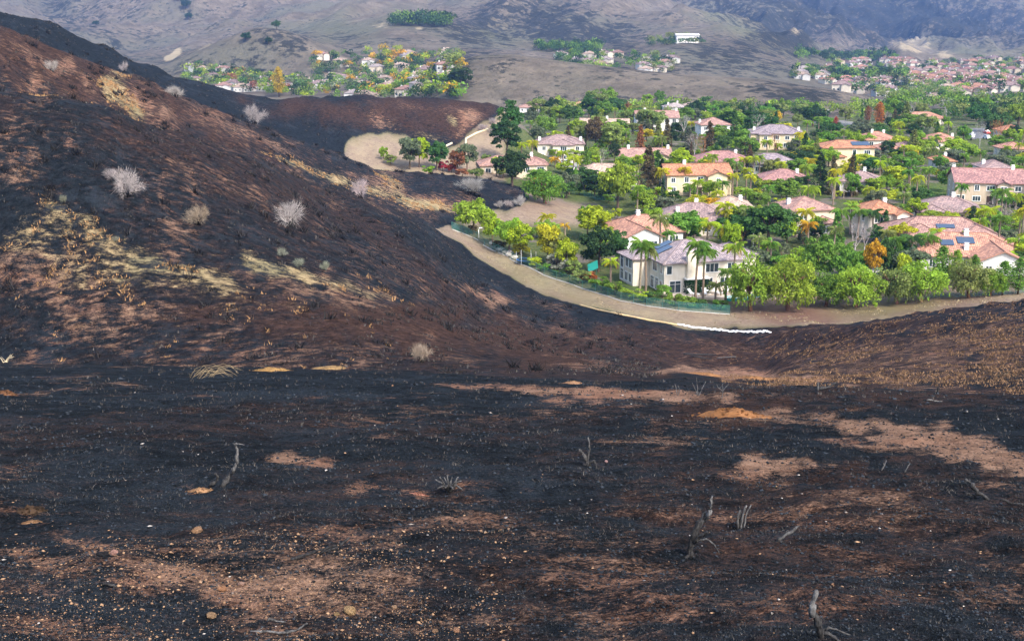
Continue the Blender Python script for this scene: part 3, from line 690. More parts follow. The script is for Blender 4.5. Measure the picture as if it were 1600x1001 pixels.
def ellip_centers(n, c, rad, seed, inner=.35, zmin=-.8):
    r = np.random.default_rng(seed); d = unit(r.normal(size=(n * 3, 3))); d = d[d[:, 2] > zmin][:n]
    rr = r.uniform(inner, 1, len(d))[:, None] ** .5; lump = (.75 + .5 * r.random((len(d), 1)))
    return np.array(c) + d * np.array(rad) * rr * np.minimum(lump, 1.12) * .8
def trunk(h, r0, seed, limbs=5, spread=2.2, lean=.3, top=None):
    rr = random.Random(seed); mb = MB(); lx, ly = rr.uniform(-lean, lean), rr.uniform(-lean, lean)
    fork = Vector((lx, ly, h * .38)); mb.tube([(0, 0, -.5), (0, 0, 0), (lx * .4, ly * .4, h * .2), fork], [r0 * 1.4, r0 * 1.2, r0, r0 * .85], 7)
    for k in range(limbs):
        a = 2 * math.pi * k / limbs + rr.uniform(-.4, .4); s = spread * rr.uniform(.5, 1)
        e = fork + Vector((math.cos(a) * s, math.sin(a) * s, h * rr.uniform(.25, .45))); m = fork.lerp(e, .5) + Vector((0, 0, .25))
        mb.tube([fork, m, e], [r0 * .6, r0 * .38, r0 * .14], 5)
        for _ in range(2):
            e2 = m + Vector((rr.uniform(-1, 1), rr.uniform(-1, 1), rr.uniform(.4, 1.2))) * spread * .45; mb.tube([m, e2], [r0 * .25, r0 * .06], 4)
    return mb.mesh('trunk', BARK, True)
PROTO = {}
def proto_round(seed, h=8.0, w=7.0, ncl=46, per=85, size=.33, base=.18):
    zc = h * (base + (1 - base) / 2); C_ = ellip_centers(ncl, (0, 0, zc), (w / 2, w / 2, h * (1 - base) / 2), seed)
    r = np.random.default_rng(seed + 1); rad = r.uniform(.55, 1.15, len(C_)) * w / 7
    return trunk(h, .2 * w / 7, seed, 6, w * .33), np_mesh('crown', *clump_crown(C_, rad, per, size, seed + 2)[:2], LEAF, clump_crown(C_, rad, per, size, seed + 2)[2])
def proto_pepper(seed, h=7.0, w=8.4):
    r = np.random.default_rng(seed)
    C_ = ellip_centers(54, (0, 0, h * .53), (w / 2 * 1.02, w / 2 * 1.02, h * .47), seed, .3, -.75); rad = r.uniform(.6, 1.45, len(C_))
    parts = [clump_crown(C_, rad, 100, .22, seed + 2, .9, .9)]
    ns = 260; ii = r.integers(0, len(C_), ns); d = r.normal(size=(ns, 3)); d[:, 2] = -np.abs(d[:, 2]) * .6; d = unit(d); st = C_[ii] + d * rad[ii][:, None] * .9
    L = np.minimum(r.uniform(.3, 1.0, ns), np.maximum(.2, st[:, 2] - h * .10)); k = 8; tt = np.linspace(0, 1, k)[None, :]
    pos = np.stack([st[:, :1] + r.normal(0, .10, (ns, k)), st[:, 1:2] + r.normal(0, .10, (ns, k)), st[:, 2:] - L[:, None] * tt], -1).reshape(-1, 3); n = len(pos); nor = unit(r.normal(size=(n, 3)) * np.array([1, 1, .35]))
    s = .17 * r.uniform(.7, 1.3, n)[:, None]; up = unit(np.array([0, 0, 1.0]) + r.normal(0, .35, (n, 3))); b = unit(np.cross(nor, up))
    V = np.stack([pos - up * s * 1.3, pos + b * s * .5, pos + up * s * 1.1, pos - b * s * .5], 1).reshape(-1, 3)
    parts.append((V, np.arange(n * 4).reshape(n, 4), r.uniform(.7, 1.3, n) * np.repeat(r.uniform(.8, 1.2, ns), k)))
    V, F, c = merge(parts); return trunk(h, .27, seed, 7, w * .36, .7), np_mesh('crown', V, F, LEAF, c)
def proto_cone(seed, h=11.0, w=5.0, dens=2600, droop=.25, base=.03):
    r = np.random.default_rng(seed); nb = 130; hb = base + (1 - base) * r.random(nb) ** 1.25; a = r.uniform(0, 2 * np.pi, nb)
    L = w / 2 * (1 - hb) ** .8 * r.uniform(.6, 1.12, nb) + .25; per = dens // nb; t = r.random((nb, per)) ** .6
    X = (np.cos(a) * L)[:, None] * t; Y_ = (np.sin(a) * L)[:, None] * t; Z = (hb * h)[:, None] - droop * L[:, None] * t + .15 * r.normal(size=(nb, per))
    pos = np.stack([X, Y_, Z], -1).reshape(-1, 3) + r.normal(0, .13, (nb * per, 3)); nor = unit(r.normal(size=pos.shape) + np.array([0, 0, .8]))
    V, F, c = quads_from(pos, nor, .30, .9, r); c *= np.repeat(r.uniform(.75, 1.25, nb), per)
    mb = MB(); mb.tube([(0, 0, -.5), (0, 0, 0), (.05, 0, h * .5), (0, 0, h * .97)], [.26, .22, .13, .03], 6)
    return mb.mesh('trunk', BARK, True), np_mesh('crown', V, F, LEAF, c)
def proto_column(seed, h=7.0, w=1.5):
    r = np.random.default_rng(seed); n = 1500; z = r.random(n) * .96 + .04; a = r.uniform(0, 2 * np.pi, n); rad = w / 2 * np.sin(np.pi * np.clip(z, .02, .99) ** .7) ** .6 * r.uniform(.7, 1.08, n)
    pos = np.stack([rad * np.cos(a), rad * np.sin(a), z * h], 1); nor = unit(np.stack([np.cos(a), np.sin(a), .4 * np.ones(n)], 1) + r.normal(0, .5, (n, 3)))
    V, F, c = quads_from(pos, nor, .24, .9, r); mb = MB(); mb.tube([(0, 0, -.4), (0, 0, h * .9)], [.12, .02], 5)
    return mb.mesh('trunk', BARK, True), np_mesh('crown', V, F, LEAF, c)
def proto_poplar(seed, h=10.0, w=3.8, n=1900):
    r = np.random.default_rng(seed); z = .16 + .84 * r.random(n); a = r.uniform(0, 2 * np.pi, n); rad = w / 2 * np.sin(np.pi * z ** 1.1) ** .7 * r.random(n) ** .45 * (.8 + .35 * np.sin(a * 3 + z * 9))
    pos = np.stack([rad * np.cos(a), rad * np.sin(a), z * h], 1) + r.normal(0, .15, (n, 3)); V, F, c = quads_from(pos, unit(r.normal(size=pos.shape)), .26, .7, r)
    mb = MB(); mb.tube([(0, 0, -.5), (0, 0, h * .4), (.1, 0, h * .95)], [.18, .11, .02], 6)
    rr = random.Random(seed)
    for k in range(14):
        z0 = h * rr.uniform(.15, .7); a = rr.uniform(0, 6.28); mb.tube([(0, 0, z0), (math.cos(a) * w * .3, math.sin(a) * w * .3, z0 + h * .2)], [.06, .012], 4)
    return mb.mesh('trunk', BARK, True), np_mesh('crown', V, F, LEAF, c)
def branching(mb, p, d, L, r0, depth, rr, up=.25, nseg=2, kids=(2, 3)):
    pts = [p]; q_ = p.copy(); dd = d.copy()
    for k in range(nseg):
        dd = (dd + Vector((rr.uniform(-1, 1), rr.uniform(-1, 1), rr.uniform(-.4, 1) * up * 2)) * .22).normalized(); q_ = q_ + dd * L / nseg; pts.append(q_.copy())
    mb.tube(pts, [r0 * (1 - .45 * k / nseg) for k in range(nseg + 1)], 5 if depth > 2 else 3, cap=False)
    if depth == 0: return
    for k in range(rr.randint(*kids)):
        nd = (dd + Vector((rr.uniform(-1, 1), rr.uniform(-1, 1), rr.uniform(-.3, .8))) * .75).normalized()
        branching(mb, pts[-1] if k else pts[-1], nd, L * rr.uniform(.6, .85), r0 * .55, depth - 1, rr, up, nseg, kids)
def proto_bare(seed, h=8.0):
    rr = random.Random(seed); mt = MB(); mt.tube([(0, 0, -.4), (0, 0, h * .14), (.05, .03, h * .27)], [.17, .15, .12], 6); mb = MB()
    for k in range(5):
        a = k * 1.26 + rr.uniform(-.3, .3); branching(mb, Vector((.05, .03, h * .25)), Vector((math.cos(a) * .5, math.sin(a) * .5, 1)).normalized(), h * .25, .085, 4, rr, .35)
    return mt.mesh('trunk', BARK, True), mb.mesh('branches', BARK)
def proto_dead_shrub(seed, n=12, h=3.0, ntw=2100):
    rr = random.Random(seed); mt = MB(); mb = MB(); r = np.random.default_rng(seed); ends = []
    for k in range(n):
        a = rr.uniform(0, 6.28); sp = rr.uniform(.1, 1.1); d = Vector((math.cos(a) * sp, math.sin(a) * sp, 1)).normalized(); b = Vector((rr.uniform(-.3, .3), rr.uniform(-.3, .3), -.15))
        e = b + d * h * rr.uniform(.22, .48); mt.tube([b, b.lerp(e, .5) + Vector((rr.uniform(-.12, .12), rr.uniform(-.12, .12), 0)), e], [.07, .055, .035], 5)
        for j in range(3):
            e2 = e + (d + Vector((rr.uniform(-1, 1), rr.uniform(-1, 1), rr.uniform(-.2, .7)))).normalized() * h * rr.uniform(.18, .34); mb.tube([e, e.lerp(e2, .5) + Vector((rr.uniform(-.1, .1), rr.uniform(-.1, .1), .05)), e2], [.032, .022, .012], 3, False); ends += [e, e.lerp(e2, .5), e2, e2]
    E = np.array([tuple(e) for e in ends]); p = E[r.integers(0, len(E), ntw)] + r.normal(0, .14, (ntw, 3)); d = unit(unit(p - np.array([0, 0, h * .28])) + r.normal(0, .65, (ntw, 3)) + np.array([0, 0, .25])); L = r.uniform(.2, .85, (ntw, 1)); q_ = p + d * L; wv = unit(np.cross(d, r.normal(size=d.shape))) * .010
    off = len(mb.v); mb.v.extend(map(tuple, np.stack([p - wv, p + wv, q_], 1).reshape(-1, 3)))
    for i in range(ntw): mb.f.append((off + 3 * i, off + 3 * i + 1, off + 3 * i + 2)); mb.uv.append([(0, 0)] * 3); mb.c.append(1)
    return mt.mesh('burnt_stem', BARK, True), mb.mesh('bleached_twigs', BARK)
for k in range(3): PROTO['round', k] = proto_round(100 + k * 9); PROTO['pepper', k] = proto_pepper(200 + k * 9)
for k in range(2):
    PROTO['wide', k] = proto_round(300 + k * 9, 6.0, 7.6, 44, 85, .30, .16); PROTO['shrub', k] = proto_round(330 + k * 9, 3.0, 3.6, 20, 60, .24, .02)
    PROTO['tall', k] = proto_round(360 + k * 9, 11.0, 6.4, 50, 80, .30, .2); PROTO['cone', k] = proto_cone(400 + k * 9); PROTO['bare', k] = proto_bare(500 + k)
    PROTO['poplar', k] = proto_poplar(600 + k); PROTO['dead', k] = proto_dead_shrub(700 + k)
    PROTO['pine', k] = proto_cone(440 + k * 9, 12.0, 6.5, 2600, .05, .25)
PROTO['column', 0] = proto_column(650); PROTO['dead', 2] = proto_dead_shrub(720, 7, 3.0, 1000)
NOMH = dict(round=8.0, pepper=7.0, wide=6.0, shrub=3.0, tall=11.0, cone=11.0, pine=12.0, bare=8.0, poplar=10.0, dead=3.0, column=7.0)
NOMW = dict(round=7.0, pepper=8.6, wide=7.8, shrub=3.8, tall=6.4, cone=5.0, pine=6.0, bare=6.0, poplar=3.8, dead=4.0, column=1.5)
# palms: a ringed trunk and feather fronds, each frond its own piece
def frond_mesh(seed, L=3.0, droop=1.0):
    rr = random.Random(seed); mb = MB(); pts = []; n = 9
    for k in range(n):
        t = k / (n - 1); pts.append(Vector((L * (t * .92 - .10 * t * t), 0, L * (.46 * t - .80 * droop * t * t))))
    mb.tube(pts, [.045 * (1 - .85 * k / n) + .008 for k in range(n)], 4, cap=False, c=1.2)
    for k in range(1, 27):
        t = .10 + .9 * k / 26; i = min(n - 2, int(t * (n - 1))); p = pts[i].lerp(pts[i + 1], t * (n - 1) - i); ll = .78 * math.sin(math.pi * (t * .80 + .17)) ** .7
        for s in (-1, 1):
            dr = Vector((.50 + rr.uniform(-.12, .12), s * .8, -.32 * droop - .5 * rr.random())).normalized(); m = p + dr * ll * .55; e = p + dr * ll + Vector((0, 0, -.28 * ll)); wd = Vector((.075, 0, .035))
            mb.face([p, m - wd, e, m + wd], c=rr.uniform(.7, 1.3))
    return mb.mesh('frond', LEAF, col=True)
FRONDS = [frond_mesh(k, 3.0, d) for k, d in enumerate((.75, 1.0, 1.3))]
def palm_trunk(h, r=.2):
    mb = MB(); n = max(8, int(h * 1.6)); pts = [(.10 * math.sin(k * .35), 0, -.5 + (h + .5) * k / n) for k in range(n + 1)]
    mb.tube(pts, [r * (1.25 - .4 * k / n) * (1 + .06 * (k % 2)) for k in range(n + 1)], 8); mb.tube([(pts[-1][0], 0, h - .1), (pts[-1][0], 0, h + .7)], [r * 1.0, r * .4], 7)
    return mb.mesh('trunk', BARK, True)
PTR = {h: palm_trunk(h) for h in (3.0, 5.0, 7.5, 10.0)}
def joined_crown(seed, nf=15):
    rr = random.Random(seed); mb = MB()
    for k in range(nf):
        src = FRONDS[k % 3]; a = 2.399 * k + rr.uniform(-.2, .2); tilt = rr.uniform(-.55, .35); M = Matrix.Rotation(a, 4, 'Z') @ Matrix.Rotation(-tilt, 4, 'Y')
        o = len(mb.v); mb.v.extend([tuple(M @ v.co) for v in src.vertices])
        for p in src.polygons: mb.f.append(tuple(i + o for i in p.vertices)); mb.uv.append([(0, 0)] * len(p.vertices)); mb.c.append(rr.uniform(.75, 1.25))
    return mb.mesh('crown', LEAF, col=True)
PCROWN = [joined_crown(k) for k in range(2)]
PLANTS = []
GREEN = dict(light=(.26, .38, .045), lime=(.37, .46, .035), yellow=(.48, .46, .035), gold=(.58, .37, .03), mid=(.165, .29, .045), dark=(.075, .155, .042), deep=(.046, .086, .032), olive=(.22, .27, .075), brownish=(.16, .125, .06),
             greyg=(.15, .18, .10), red=(.40, .06, .05), orange=(.48, .20, .05), rust=(.32, .15, .07), sage=(.26, .28, .20), grey=(.42, .38, .36), white=(.44, .40, .385), tan=(.36, .30, .22))
def jit(c, a=.10): f = 1 + rnd.uniform(-a, a); return tuple(min(1, x * f * (1 + rnd.uniform(-.05, .05))) for x in c)
FENCE_LINE = ((700, 356), (722, 364), (745, 374), (757, 384), (785, 397), (815, 413), (850, 430), (890, 443), (930, 457), (970, 470), (1010, 478), (1060, 485), (1100, 488), (1140, 491))
def plant(kind, x, ytop, ybase, wpx, col, label=None, ymin=226.0, desc=None, loc=None, group=None):
    if 700 < x < 1140 and loc is None and ybase > 352:
        lim = float(np.interp(x, [f[0] for f in FENCE_LINE], [f[1] for f in FENCE_LINE])) - 6
        if ybase > lim: ytop -= ybase - lim; ybase = lim
    p = loc if loc is not None else hit(x, ybase, ymin)
    dist = p.y * math.cos(PITCH) - (p.z - CAMZ) * math.sin(PITCH)
    h = max(.5, (ybase - ytop) / FPX * dist / 1.0); w = wpx / FPX * dist
    vs_ = [k for k in PROTO if k[0] == kind]; tr, cr = PROTO[vs_[rnd.randrange(len(vs_))]]
    nm = {'shrub': 'shrub', 'dead': 'burnt_shrub', 'bare': 'bare_tree', 'cone': 'conifer', 'pine': 'pine_tree', 'column': 'cypress_tree', 'pepper': 'pepper_tree'}.get(kind, 'tree')
    root = thing(nm, label or '', 'shrub' if kind in ('shrub', 'dead') else 'tree', p, rnd.uniform(0, 6.28), group)
    sc = (w / NOMW[kind], w / NOMW[kind], h / NOMH[kind])
    barkc = {'bare': GREEN[col] if col in ('grey', 'white', 'tan', 'rust', 'red') else (.4, .36, .32), 'pepper': (.20, .10, .065), 'dead': (.02, .018, .017)}.get(kind, (.16, .115, .08))
    link(tr.name.split('.')[0], tr, root, color=jit(barkc), scale=sc)
    link(cr.name.split('.')[0], cr, root, color=jit(GREEN[col]), scale=sc)
    PLANTS.append((root, label, kind, col, x, (ytop + ybase) / 2, ybase, p)); return root
def palm(x, ycrown, hpx, col='mid', nf=16, label=None, rad=None, ymin=226.0, parts=True):
    p = hit(x, ycrown + hpx, ymin); dist = p.y * math.cos(PITCH) - (p.z - CAMZ) * math.sin(PITCH); h = hpx / FPX * dist
    hk = min(PTR, key=lambda k: abs(math.log(k / h))); root = thing('palm_tree', label or '', 'palm', p, rnd.uniform(0, 6.28))
    link('trunk', PTR[hk], root, color=jit((.26, .20, .15)), scale=(1, 1, h / hk)); s = (rad or 3.0) / 3.0
    top = Vector((.10 * math.sin(int(max(8, int(hk * 1.6))) * .35), 0, h + .15)); c0 = GREEN[col]
    if parts:
        for k in range(nf):
            a = 2.399 * k + rnd.uniform(-.25, .25); t = k / nf; tilt = .62 - 1.25 * t + rnd.uniform(-.15, .15)
            cc = c0 if t < .72 or col in ('dark', 'mid', 'olive') else tuple(.5 * u + .5 * v for u, v in zip(c0, GREEN['gold']))
            link('frond', FRONDS[k % 3], root, top, color=jit(cc), scale=s * rnd.uniform(.85, 1.1), rot=(0, -tilt * .8, a))
    else: link('crown', PCROWN[rnd.randrange(2)], root, top, color=jit(c0), scale=s)
    PLANTS.append((root, label, 'palm', col, x, ycrown, ycrown + hpx, p)); return root
# ---------------------------------------------------------------- the neighbourhood houses
B = build_house
B('orange tiled house with white gable end behind the cream house', 'the orange-tiled white-gabled house', 1005, 364, 128, 1, 'salmon', 'white', 'hip', 13, 16, 24, [(-.24, -6.0, .56, 11, 1, 'gable')], [(-.1, .0), (.55, -.5)])
B('long house with mauve tiled hip roof and two white chimneys, behind orange-tiled house', 'the long mauve-roofed house', 1090, 346, 128, 1, 'mauve', 'cream', 'hip', 14, -6, 24, [(.26, -4.0, .4, 9, 1, 'hip')], [(-.45, -.55), (.05, .1)])
B('pale beige roofed house half hidden by round dark tree', 'the pale beige-roofed house', 1146, 327, 66, 1, 'beige', 'cream', 'hip', 12, 0, 22, [], [(.5, .1)])
B('two storey sand coloured house with pinkish roof and dark garage by tall palms', 'the pink-roofed sand house', 1262, 328, 84, 2, 'pink', 'sand', 'hip', 11, 12, 22, [(.2, -4.5, .5, 8, 1, 'hip')], [(-.75, .0)], garage=True)
B('white walled house with plain orange roof and one wide window', 'the white house with plain orange roof', 1378, 333, 72, 2, 'orange', 'cream', 'hip', 10, 10, 24, [(.36, -4.2, .34, 5, 2, 'gable')], [(.5, .3)])
B('yellow walled house with broad mauve roof and arched windows beside bare trees', 'the broad mauve-roofed yellow house', 1492, 331, 112, 1, 'mauve', 'yellow', 'hip', 13, -8, 22, [(-.28, -4.2, .34, 6, 1, 'hip')], [(.15, .0)])
B('sprawling house with pink and salmon tiled hip roofs behind white solar house', 'the sprawling pink-roofed house', 1480, 369, 176, 1, 'pink', 'cream', 'hip', 14, -5, 23, [(-.22, -5.0, .42, 10, 1, 'hip'), (.30, -3.0, .38, 12, 1, 'hip')], [], solar=[(.05, -.55, 4.0, 1.6)])
B('big white house with orange tiles, solar panels and front gable at right edge', 'the white solar-panelled house', 1522, 400, 196, 1, 'salmon', 'white', 'hip', 15, -7, 23, [(.20, -7.5, .42, 13, 1, 'gable'), (-.33, -4.5, .24, 8, 1, 'hip')], [(.02, -.1), (-.05, -.75)], solar=[(-.02, -.38, 3.4, 2.4), (-.34, -.5, 2.6, 2.0)])
B('cream house with wide pale mauve roof and chimney at each end, above driveway', 'the wide pale-mauve-roofed house', 876, 225, 72, 2, 'mauve', 'cream', 'hip', 13, 0, 20, [(.05, -4.2, .45, 8, 2, 'hip')], [(-.9, .0), (.9, .0)])
B('peach house with pink roof, white windows and deck behind dark oak', 'the peach house behind the oak', 800, 258, 108, 1, 'pink', 'sand', 'hip', 10, 6, 22, [(.30, 2.0, .45, 9, 1, 'hip')], [(.6, .1)])
B('beige roofed house with white bay windows beside green lawn', 'the beige-roofed bay-window house', 948, 274, 106, 1, 'beige', 'white', 'hip', 12, -6, 23, [(-.30, -4.6, .3, 7, 1, 'hip')], [(-.95, -.4), (.9, -.2)])
B('yellow walled house with pink gable roof and chimneys left of yellow orange-roofed house', 'the pink-gabled yellow house', 1008, 246, 82, 1, 'pink', 'yellow', 'gable', 11, 0, 22, [(.32, -4.0, .34, 7, 1, 'gable')], [(-.6, .0), (.92, .0)])
B('yellow house with long orange gable roof and three white framed windows', 'the yellow orange-roofed house', 1089, 273, 108, 2, 'orange', 'yellow', 'gable', 11, 6, 22, [(.26, -4.4, .3, 6, 2, 'gable')], [(-.35, .0)])
B('low mauve pink hip roofed house right of tall grey conifers', 'the low mauve hip-roofed house', 1130, 252, 84, 1, 'rose', 'cream', 'hip', 12, 0, 22, [(-.2, -4, .4, 7, 1, 'hip')], [(.55, .0)])
B('grey walled house with lavender grey roof behind a short palm', 'the lavender grey house', 1208, 256, 84, 1, 'lav', 'white', 'hip', 12, 4, 22, [(-.32, -3.5, .3, 6, 1, 'hip')], [])
B('tan mansion with lavender slate roof, tall arched portal and two chimneys', 'the tan mansion', 1217, 209, 88, 2, 'lav', 'yellow', 'hip', 14, -8, 20, [(-.22, -5.0, .22, 7, 2, 'hip'), (-.42, -4.5, .18, 6, 1, 'gable')], [(-.85, -.2), (.85, -.2)])
B('white two storey house with long pink roof and chimneys high in the neighbourhood', 'the high white pink-roofed house', 1027, 184, 66, 2, 'pink', 'white', 'gable', 12, 0, 22, [(.1, 4, .5, 9, 1, 'hip')], [(-.55, .0), (.95, .0)])
B('white house with pink roof between bare tree and dark conifer', 'the pink-roofed house by the dark conifer', 1116, 195, 50, 2, 'pink', 'white', 'hip', 11, 5, 22, [], [(-.9, .0)])
B('beige roofed house with white gable behind brown trees', 'the white-gabled beige-roofed house', 946, 197, 78, 1, 'beige', 'white', 'gable', 12, -4, 22, [(.4, -3.5, .3, 8, 1, 'gable')], [(.1, .0)])
B('beige house with rose pink hip roof behind thin bare trunks', 'the rose hip-roofed house', 1229, 281, 74, 1, 'rose', 'sand', 'hip', 11, -4, 22, [], [(.6, .0)])
B('yellow two storey villa with orange roof and pale solar panels', 'the yellow solar villa', 1325, 231, 80, 2, 'orange', 'yellow', 'hip', 11, 0, 18, [(-.3, -4.5, .4, 6, 1, 'hip')], [], solar=[(.5, -.55, 6.0, 3.0)])
B('stepped salmon roofed house behind the dark round tree', 'the stepped salmon house', 1375, 217, 52, 1, 'salmon', 'cream', 'hip', 11, 0, 20, [(-.2, -6, .6, 7, 1, 'hip')], [(-.3, .0), (.4, .0)])
B('pink and salmon roofed house left of the grey street', 'the salmon house by the street', 1474, 219, 50, 1, 'salmon', 'cream', 'hip', 11, 0, 20, [(-.15, -7, .7, 8, 1, 'hip')], [(.7, -.3)])
B('white house with greyish pink roof behind yellow green shrubs', 'the greyish pink-roofed house', 1352, 284, 76, 1, 'mauve', 'white', 'hip', 11, -14, 22, [], [(.15, .0)])
B('large tan gabled house with rose red roof and small dormer gable', 'the tan rose-roofed house', 1552, 286, 116, 2, 'rose', 'tan', 'gable', 14, -10, 22, [(.18, -5.6, .18, 6, 2, 'gable')], [(-.95, .2), (.75, .0)])
B('small orange roofed house in the trees above the tan rose-roofed house', 'the small orange house', 1478, 252, 28, 1, 'orange', 'white', 'hip', 9, 0, 22, [], [(.3, 0)])
B('white walled house with brown mauve roof and chimney near the right edge', 'the white mauve-roofed house', 1558, 263, 44, 2, 'mauve', 'white', 'hip', 10, 0, 22, [], [(-.7, .0)])
B('orange roofed house above the street at the right edge', 'the upper right-edge orange house', 1585, 205, 38, 1, 'orange', 'sand', 'hip', 10, 0, 22, [], [])
B('salmon roofed house at the right edge below the street', 'the lower right-edge salmon house', 1588, 233, 40, 1, 'salmon', 'cream', 'hip', 10, 0, 22, [], [])
B('small pink roofed white house between two dark trees in the back row', 'the pink back-row house', 831, 168, 38, 1, 'pink', 'white', 'hip', 11, 0, 22, [], [(.8, 0)])
B('small salmon roofed house with two chimneys in the back row', 'the salmon back-row house', 906, 166, 30, 1, 'salmon', 'cream', 'hip', 11, 0, 22, [], [(-.9, 0), (.9, 0)])
B('white house with grey beige roof and chimneys in the back row', 'the grey beige back-row house', 1056, 168, 36, 2, 'grey', 'white', 'hip', 11, 0, 20, [], [(-.6, 0), (.2, 0)])
B('pale round roofed house rightmost of the back row of grey roofs', 'the pale back-row house', 1083, 166, 28, 2, 'beige', 'white', 'hip', 11, 0, 20, [], [])
B('small mauve roofed house behind the white pink-roofed house', 'the mauve back-row house', 985, 164, 30, 1, 'mauve', 'white', 'hip', 10, 0, 20, [], [])
B('small orange house in front of the pale bridge', 'the orange house below the bridge', 1357, 199, 20, 1, 'orange', 'tan', 'hip', 9, 0, 20, [], [])
B('orange roofed house among palms below the bare knoll', 'the orange house among palms', 1445, 184, 60, 1, 'salmon', 'cream', 'hip', 11, 0, 20, [(.1, -6, .5, 7, 1, 'hip')], [])
B('pale pink roofed house below the yellow solar villa', 'the pink house below the villa', 1420, 232, 40, 1, 'pink', 'cream', 'hip', 10, 0, 20, [], [])
B('salmon tiled house between dark round tree and street', 'the salmon house beside the dark tree', 1392, 233, 34, 1, 'salmon', 'sand', 'hip', 10, 0, 20, [], [])
B('low beige house with white wall behind the cypress row', 'the low beige back house', 1112, 176, 32, 1, 'beige', 'white', 'hip', 9, 0, 20, [], [])

# the cream house nearest the fence, built in full
pc = hit(1037, 459, 226); CY = R(17)
cr_ = thing('house', 'cream two storey house with lavender roof and solar panels beside swimming pool', 'house', pc, CY)
W0, D0, H0 = 17.5, 14.0, 5.9; PIT = R(21)
link('wall', wall_mesh(W0, D0, H0, 'hip', PIT), cr_, (W0 / 2, D0 / 2, 0), color=(.84, .77, .66))
rm, rh = roof_mesh(W0, D0, PIT, 'hip', .65); croof = link('roof', rm, cr_, (W0 / 2, D0 / 2, H0), color=(.34, .285, .29))
link('wall', wall_mesh(4.5, 7.0, 5.6, 'hip', PIT), cr_, (-1.2, 10.6, 0), color=COL['cream'])
rm2, _ = roof_mesh(4.5, 7.0, PIT, 'hip', .5); link('roof', rm2, cr_, (-1.2, 10.6, 5.62), color=(.34, .285, .29))
link('wall', wall_mesh(6.0, 9.0, 5.5, 'hip', PIT), cr_, (W0 + 1.5, D0 - 4.2, 0), color=COL['cream'])
rm3, _ = roof_mesh(6.0, 9.0, PIT, 'hip', .5); link('roof', rm3, cr_, (W0 + 1.5, D0 - 4.2, 5.52), color=(.34, .285, .29))
mb = MB(); mb.box(-.9, .9, -.45, .5, -6.2, 1.9); mb.box(-1.0, 1.0, -.55, .6, 1.9, 2.1)
link('chimney', mb.mesh('chimney', STUCCO), croof, (-3.4, -D0 / 2 - .35, 0), color=(.84, .76, .62))
mb = MB(); mb.box(-1.7, 1.7, -1.1, 1.1, 0, .07); SPM = mb.mesh('solar_panel', SOLAR)
for (dx, dy) in ((-6.3, -.6), (-5.2, 2.0)):
    link('solar_panel', SPM, croof, (dx, dy, math.tan(PIT) * (W0 / 2 + .65 - abs(dx)) + .2), rot=(0, -PIT, math.pi * .0))
for x, z, w, h, ml in ((1.0, 3.75, 1.0, 1.5, 1), (9.9, 3.7, 2.6, 1.6, 3), (14.0, 3.8, 1.6, 1.4, 2), (2.3, .1, 2.2, 2.2, 2), (9.4, .9, 1.3, 1.6, 2), (12.6, .9, 1.6, 1.5, 2)):
    add_window(cr_, x, -.012, z, 0, w, h, ml)
for y, z, w, h, ml in ((1.3, 3.75, 1.0, 1.5, 2), (4.4, 3.75, 1.9, 1.6, 2), (1.4, .5, 1.0, 1.7, 1), (3.4, .2, 1.2, 2.2, 2), (5.6, .2, 1.4, 2.2, 2)):
    add_window(cr_, -.012, y, z, -math.pi / 2, w, h, ml)
for y, z, w, h, ml in ((8.4, 3.6, 1.3, 1.6, 2), (10.2, 3.6, 1.3, 1.6, 2), (8.4, .8, 1.3, 1.6, 2), (10.4, .8, 1.3, 1.6, 2), (12.8, 3.0, 1.3, 2.3, 2), (12.8, .6, 1.3, 2.0, 2)):
    add_window(cr_, -1.2 - 2.25 - .012, y, z, -math.pi / 2, w, h, ml)
add_window(cr_, W0 + 1.0, D0 - 8.712, 3.7, 0, 1.4, 1.4, 2)
mb = MB(); mb.box(3.9, 9.0, -1.5, .0, 2.72, 2.92); link('awning', mb.mesh('awning', TRIM), cr_)
HOUSES.append((1065, 412, 95, pc.y + 6, 'the cream pool house', pc.x + 6, pc.y + 10, 12.5))

# hedge against the wall, patio, pool and loungers
Mc = Matrix.Translation(pc) @ Matrix.Rotation(CY, 4, 'Z')
hp = Mc @ Vector((6.4, -1.0, 0))
r_ = np.random.default_rng(5); n = 2600; a = r_.random((n, 3)); f = r_.integers(0, 3, n)
pos = np.stack([a[:, 0] * 4.8 - 2.4, np.where(f == 1, -.6, np.where(f == 2, .6, a[:, 1] * 1.2 - .6)), np.where(f == 0, 2.3, a[:, 2] * 2.3)], 1) + r_.normal(0, .06, (n, 3))
V, F, cc = quads_from(pos, unit(r_.normal(size=pos.shape) + np.array([0, -.6, .4])), .20, .8, r_)
tag(link('hedge', np_mesh('hedge', V, F, LEAF, cc), None, hp, CY, color=(.035, .085, .03)), 'clipped dark green hedge against cream house wall under white awning', 'hedge')
PAVE = plain('pale_patio_paving', (.52, .43, .34), .9, noise=(.9, .14))
def flat_patch(name, pts, mat, lift=.06, thick=.25, kind='structure'):
    """a slab following the ground under photo pixels"""
    P = [hit(x, y, 215) for x, y in pts]; zz = sum(p.z for p in P) / len(P) + lift; mb = MB(); n = len(P)
    mb.face([(p.x, p.y, zz) for p in P])
    for i in range(n):
        a, b_ = P[i], P[(i + 1) % n]; mb.face([(a.x, a.y, zz - thick), (b_.x, b_.y, zz - thick), (b_.x, b_.y, zz), (a.x, a.y, zz)])
    o = link(name, mb.mesh(name, mat), None)
    if kind: o['kind'] = kind
    return o, zz
